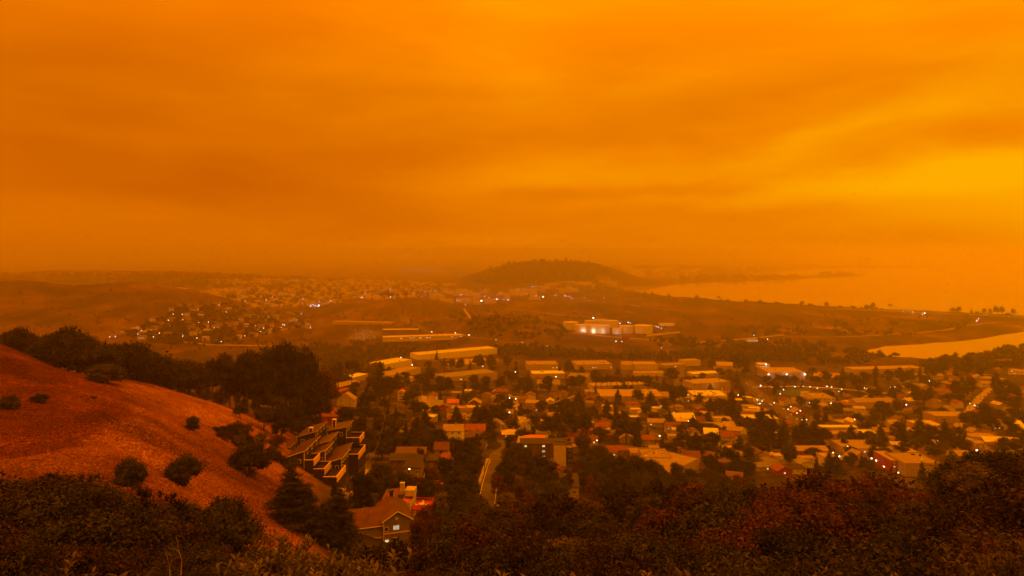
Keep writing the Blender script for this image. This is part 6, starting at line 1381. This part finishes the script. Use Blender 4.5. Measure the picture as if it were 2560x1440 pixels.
for px, py, r in [(275,842,1.4),(288,841,1.4),(336,834,1.4)]: lamp(px, py, 5, r*.3, 'e_white', ymin=900)
for i in range(55):
    px = 340+440*rng.random(); lo = np.interp(px, [290,380,450,520,700,780], [838,806,765,762,776,790]); hi_ = np.interp(px, [290,400,560,660,780], [850,860,862,838,822]); py = lo+(hi_-lo)*rng.random()
    lamp(px, py-4, 5, .34+.26*rng.random(), random.choice(['e_white','e_warm']), ymin=950, auto='small hillside lamp')
# many tiny lights of the far district: one glittering mass
def glitter(name, pts, s0, s1, m):
    V_, F_ = [], []
    for i, (x, y, z) in enumerate(pts):
        s = s0+(s1-s0)*rng.random()**2; V_.append(ICOV*s+(x, y, z)); F_.append(ICOF+12*i)
    link(name, npmesh(name, np.concatenate(V_), np.concatenate(F_), [m]), kind='stuff')
pts = []
for i in range(150):
    t = rng.random()
    if t < .35: px, py = 1090+240*rng.random(), 727+28*rng.random()
    elif t < .6: px, py = 900+200*rng.random(), 725+25*rng.random()
    elif t < .8: px, py = 600+250*rng.random(), 715+50*rng.random()
    else: px, py = 1320+200*rng.random(), 715+35*rng.random()
    x, y, z = at(px, py, 1800); pts.append((x, y, z+7))
glitter('city_lights', pts, .3, 1.0, M['e_white'])
pts = []
for i in range(60): x, y, z = at(775+25*rng.random(), 766+5*rng.random(), 1500); pts.append((x, y, z+5))
glitter('city_lights', pts[:14], .4, .9, M['e_cool'])
pts = []
for i in range(60): x, y, z = at(868+80*rng.random(), 818+36*rng.random(), 900); pts.append((x, y, z+3))
glitter('yard_lights', pts[:30], .12, .32, M['e_warm'])
pts = []
for i in range(60): x, y, z = at(990+130*rng.random(), 672+12*rng.random(), 4000); pts.append((x, y, z+15))
glitter('city_lights', pts[:14], 1, 2.2, M['e_warm'])
# real light where lamps visibly wash a wall
def wash(px, py, y_off, h, watts, c, ymin=700):
    x, y, z = at(px, py, ymin); l = bpy.data.lights.new('wall_lamp_glow', 'POINT'); l.energy = watts; l.color = c; l.shadow_soft_size = .8; o = bpy.data.objects.new('wall_lamp_glow', l); COL.objects.link(o); o.location = (x, y-y_off, z+h)
wash(1786, 975, 2.5, 7.0, 1600, (1, .50, .06)); wash(1482, 832, 16, 5, 3500, (1, .80, .42), 900); wash(1505, 833, 16, 5, 2500, (1, .80, .42), 900); wash(1543, 836, 11, 4, 2200, (.9, .9, .8), 900); wash(1456, 830, 14, 5, 2500, (1, .8, .5), 900)
for px in (1921, 1966, 2012):
    wash(px, 950, 2.5, 8.5, 700, (1, .85, .6)); x, y, z = at(px, 950, 700)
    o = thing('wall_lamp', (x, y-.6, z), 0, {1921:'wall lamp at the near corner of the large tan warehouse',1966:'wall lamp in the middle of the large tan warehouse wall',2012:'wall lamp at the far corner of the large tan warehouse'}[px], 'lamp', 'lamps on the large tan warehouse')
    b_ = MB(); b_.box(-.1, -.1, 8.3, .1, .7, 8.5); b_.obj('bracket', M['metal'], o); link('lamp_head', GLB['e_white'], o, (0, -.3, 8.4), None, (.9, .9, .6))

# ================================================================== the far district: too many and too small to pick apart
def sprawl(name, polyp, n, ymin, s, mats_):
    pts = region(polyp, n, ymin, True); V_, Q_, mi = [], [], []; k = 0
    for x, y in pts:
        z = gz(x, y); w_, d_, h_ = s*(.6+.9*rng.random()), s*(.6+.5*rng.random()), s*(.3+.35*rng.random()); a = rng.random()*.5; c_, s_ = math.cos(a), math.sin(a)
        b_ = [(-w_/2,-d_/2),(w_/2,-d_/2),(w_/2,d_/2),(-w_/2,d_/2)]; b_ = [(x+u*c_-v_*s_, y+u*s_+v_*c_) for u, v_ in b_]
        V_ += [(*p, z-4) for p in b_]+[(*p, z+h_) for p in b_]; Q_ += [[k+i, k+(i+1)%4, k+4+(i+1)%4, k+4+i] for i in range(4)]+[[k+4,k+5,k+6,k+7]]; m_ = int(rng.integers(len(mats_))); mi += [m_]*5; k += 8
    me = npmesh(name, np.array(V_), np.array(Q_), mats_); me.polygons.foreach_set('material_index', mi); link(name, me, kind='stuff')
pm = [M['w_tan'], M['w_tan'], M['w_tan'], M['w_brown'], M['w_brown']]
sprawl('far_district_houses', [(440,735),(560,722),(700,712),(900,712),(1130,722),(1180,735),(1060,742),(900,752),(760,768),(640,772),(580,758)], 1500, 2000, 14, pm)
sprawl('far_district_houses', [(500,705),(700,700),(1000,705),(1150,715),(900,716),(600,716)], 700, 3000, 22, pm)
sprawl('industrial_sheds', [(1060,742),(1180,730),(1340,722),(1340,750),(1200,762),(1100,755)], 60, 2200, 34, pm)
sprawl('industrial_sheds', [(1340,722),(1520,700),(1560,712),(1500,722),(1380,738)], 60, 2600, 38, pm)
sprawl('harbour_sheds', [(1560,672),(1900,672),(1800,684),(1580,690)], 40, 5000, 60, pm)
# tower blocks on the skyline, hangar, pier, cranes, ship
for i, (px, top, w_) in enumerate([(905,655,7),(925,658,6),(940,655,8),(958,660,8),(968,657,6),(778,655,5)]):
    Y = 7600; x = (px-1280)/F*Y; g = gz(x, Y); h_ = CZ-(top-HZ)/F*Y-g; o = thing('tower_block', (x, Y, g), 0, None, 'tower', 'hazy tower blocks on the skyline')
    b_ = MB(); w2 = w_/2*Y/F; b_.box(-w2, 0, -5, w2, 40, h_); b_.box(-w2*.5, 10, h_, w2*.5, 30, h_+6); b_.obj('wall', M['w_tan'], o); AUTO.append((o, 'hazy tower block', px, top))
Y = 8600; x0 = (2010-1280)/F*Y; o = thing('shipyard_hangar', (x0, Y, 2), 0, 'long hazy shipyard shed at the end of the far shore', 'shed'); b_ = MB(); b_.box(-230, 0, -6, 210, 80, 34); b_.box(-235, -4, 34, 215, 84, 37); b_.obj('wall', M['w_brown'], o)
b_ = MB(); b_.box(-120, -60, 20, 110, -5, 24); b_.obj('canopy', M['w_brown'], o)
Y = 8900; x0 = (2050-1280)/F*Y; x1 = (2385-1280)/F*Y; pr = thing('pier', (x0, Y, 0), 0, 'long thin pier reaching out across the bay', 'pier'); b_ = MB(); b_.box(0, 0, 2.5, x1-x0, 26, 7); b_.obj('pier_deck', M['w_brown'], pr)
b_ = MB()
for i in range(70): b_.box(i*(x1-x0)/70, 4, -6, i*(x1-x0)/70+4, 8, 2.5)
b_.obj('pile', M['w_brown'], pr, kind='stuff')
for px, lean, lb in ((2153,22,'first of the two hazy harbour cranes on the pier, the one nearer the long shed'),(2170,-22,'second of the two hazy harbour cranes, the one nearer the open bay')):
    Y = 8900; x = (px-1280)/F*Y; o = thing('harbour_crane', (x, Y+13, 7), 0, lb, 'crane', 'harbour cranes on the pier'); b_ = MB()
    for sx in (-22, 22):
        for sy in (-10, 10): b_.box(sx-3, sy-3, 0, sx+3, sy+3, 78)
    b_.obj('leg', M['w_dark'], o); b_ = MB(); b_.box(-30,-13,78,30,13,92); b_.box(-34,-4,92,-6,4,97); b_.obj('platform', M['w_dark'], o)
    b_ = MB(); b_.bar((-lean*.6,0,92),(lean*1.7,0,188),3.2,1.8,5); b_.bar((-lean*1.3,0,94),(lean*1.7,0,188),1.6,1.2,4); b_.obj('boom', M['w_dark'], o)
# faint far bridge and ship
Y = 11500; o = thing('cargo_ship', ((2545-1280)/F*Y, Y, 0), 0, 'faint grey cargo ship far out on the bay', 'ship'); b_ = MB(); b_.hexa([(-150,-15,-3),(170,-15,-3),(170,15,-3),(-150,15,-3),(-165,-18,16),(185,-18,16),(185,18,16),(-165,18,16)]); b_.obj('hull', M['w_dark'], o); b_ = MB(); b_.box(110,-14,16,140,14,40); b_.obj('bridge', M['w_tan'], o)
# pylons on the far ridge
for px, top in ((232,688),(255,690),(262,694)):
    Y = 2650; x = (px-1280)/F*Y; g = gz(x, Y); h_ = max(30, CZ-(top-HZ)/F*Y-g); o = thing('pylon', (x, Y, g), 0, None, 'pylon', 'pylons behind the bare rounded hill'); b_ = MB()
    for sx in (-4, 4):
        for sy in (-4, 4): b_.bar((sx, sy, 0), (sx*.15, sy*.15, h_), .55, .35, 4)
    b_.obj('tower', M['metal'], o); b_ = MB()
    for q in (.7, .82, .94): b_.bar((-9, 0, h_*q), (9, 0, h_*q), .45, n=4)
    b_.obj('cross_arm', M['metal'], o); AUTO.append((o, 'hazy lattice pylon', px, top))
# utility poles and wires
LASTP = [None]
def pole(px, py, h, label):
    x, y, z = at(px, py, 180); o = LASTP[0] = thing('utility_pole', (x, y, z), R(20*rng.random()), label, 'pole', 'wooden utility poles'); b_ = MB(); b_.bar((0,0,-1.5),(0,0,h),.17,.12,7); b_.obj('post', M['wood_pole'], o)
    b_ = MB(); b_.box(-1.1,-.08,h-1.0,1.1,.08,h-.82); b_.box(-.8,-.08,h-1.9,.8,.08,h-1.74); b_.obj('cross_arm', M['wood_pole'], o)
    b_ = MB()
    for q in (-1,-.5,.5,1): b_.bar((q,0,h-.82),(q,0,h-.58),.06,n=5)
    b_.obj('insulator', M['metal'], o); return np.array([x, y, z+h-.6])
p1 = pole(1211,1182,12,'wooden utility pole beside the two-line street'); p2 = pole(874,1265,9,'utility pole at the bend below the terrace'); p3 = pole(799,1066,13,'slim utility pole rising behind the terrace chimneys'); p4 = pole(997,1046,13,'utility pole above the white pickup'); p5 = pole(963,1080,11,'utility pole at the winding street')
p6 = pole(1142,985,12,'utility pole near the car-lined street'); p7 = pole(1410,1010,12,'utility pole among dark trees above the flat halls'); p8 = pole(938,1180,10,'utility pole at the curve of the winding street')
for px, py in [(1180,1010),(1232,985),(1288,1030),(1330,1000),(1386,1030),(1420,1045),(1462,1020),(1510,1060),(1556,1030),(1604,1070),(1660,1040),(1702,1072),(1752,1030),(1792,1110),(1842,1035),(1878,1100),(1914,1010),(1948,1045),(1984,1070),(2022,1060),(2076,1045),(2118,1060),(2168,1060),(2214,1070),(2262,1060),(2304,1090),(2352,1070),(2398,1085),(2424,1040),(2452,1000),(2492,1050),(2536,1070),(2140,1000),(2010,960),(1850,975),(1640,1120),(1470,1110)]:
    pole(px, py, 10+2*rng.random(), None); AUTO.append((LASTP[0], 'thin utility pole', px, py-15))
def wire(a, b_, sag, label):
    m = MB(); P = [a+(b_-a)*t-np.array([0,0,sag*4*t*(1-t)]) for t in np.linspace(0, 1, 14)]
    for u, v_ in zip(P, P[1:]): m.bar(u, v_, .045, n=4)
    o = m.obj('overhead_wire', M['metal']); o['label'] = label; o['category'] = 'wire'
wire(p4, p5, 2.5, 'overhead wire sagging from the pole by the white pickup'); wire(p5, p8, 1.5, 'overhead wire along the winding street'); wire(p8, p2, 1.5, 'overhead wire dropping past the terrace to the bend'); wire(p4, p6, 3, 'overhead wire crossing the trees towards the car-lined street')
# sections of fence near the terrace
rf_ = thing('garden_fence', (0,0,0), 0, 'small red slatted fence on the bank behind the terrace', 'fence')
x, y, z = at(716, 1103, 200); rf_.location = (x, y, z); rf_.rotation_euler = (0,0,R(-25)); b_ = MB()
for i in range(14): b_.box(-3+i*.45, -.04, -.5, -2.8+i*.45, .04, 1.3)
b_.obj('slat', M['deck_red'], rf_, kind='stuff'); b_ = MB(); b_.box(-3,.05,.9,3.2,.12,1.05); b_.box(-3,.05,.2,3.2,.12,.35); b_.obj('rail', M['deck_red'], rf_)

# ================================================================== labels of the many, from what stands by them
ONES = ['first','second','third','fourth','fifth','sixth','seventh','eighth','ninth']
ORD = ['first','second','third','fourth','fifth','sixth','seventh','eighth','ninth','tenth','eleventh','twelfth','thirteenth','fourteenth','fifteenth','sixteenth','seventeenth','eighteenth','nineteenth','twentieth'] + \
      ['twenty-'+q for q in ('first','second','third','fourth','fifth','sixth','seventh','eighth','ninth')]+['thirtieth']+['thirty-'+q for q in ('first','second','third','fourth','fifth','sixth','seventh','eighth','ninth')]+[x for t_, T0 in (('forty','fortieth'),('fifty','fiftieth'),('sixty','sixtieth'),('seventy','seventieth'),('eighty','eightieth')) for x in [T0]+[t_+'-'+q for q in ONES]]
from collections import defaultdict
buck = defaultdict(list)
for o, d, px, py in AUTO:
    best = min(MARKS, key=lambda m_: (m_[0]-px)**2+(2.2*(m_[1]-py))**2); dx, dy = px-best[0], py-best[1]
    rel = ('left of' if dx < 0 else 'right of') if abs(dx) > 2.6*abs(dy) else ('in front of' if dy > 0 else 'behind')
    buck[(d, f'{rel} the {best[2]}')].append((px, py, o))
for (d, rel), lst in buck.items():
    lst.sort(key=lambda t: t[0])
    for i, (px, py, o) in enumerate(lst):
        if len((d+' '+rel).split()) > 15: rel = ' '.join(rel.split()[:15-len(d.split())])
        o['label'] = f'{d} {rel}' if len(lst) == 1 else f'{ORD[min(i, len(ORD)-1)]} {d} {rel}'
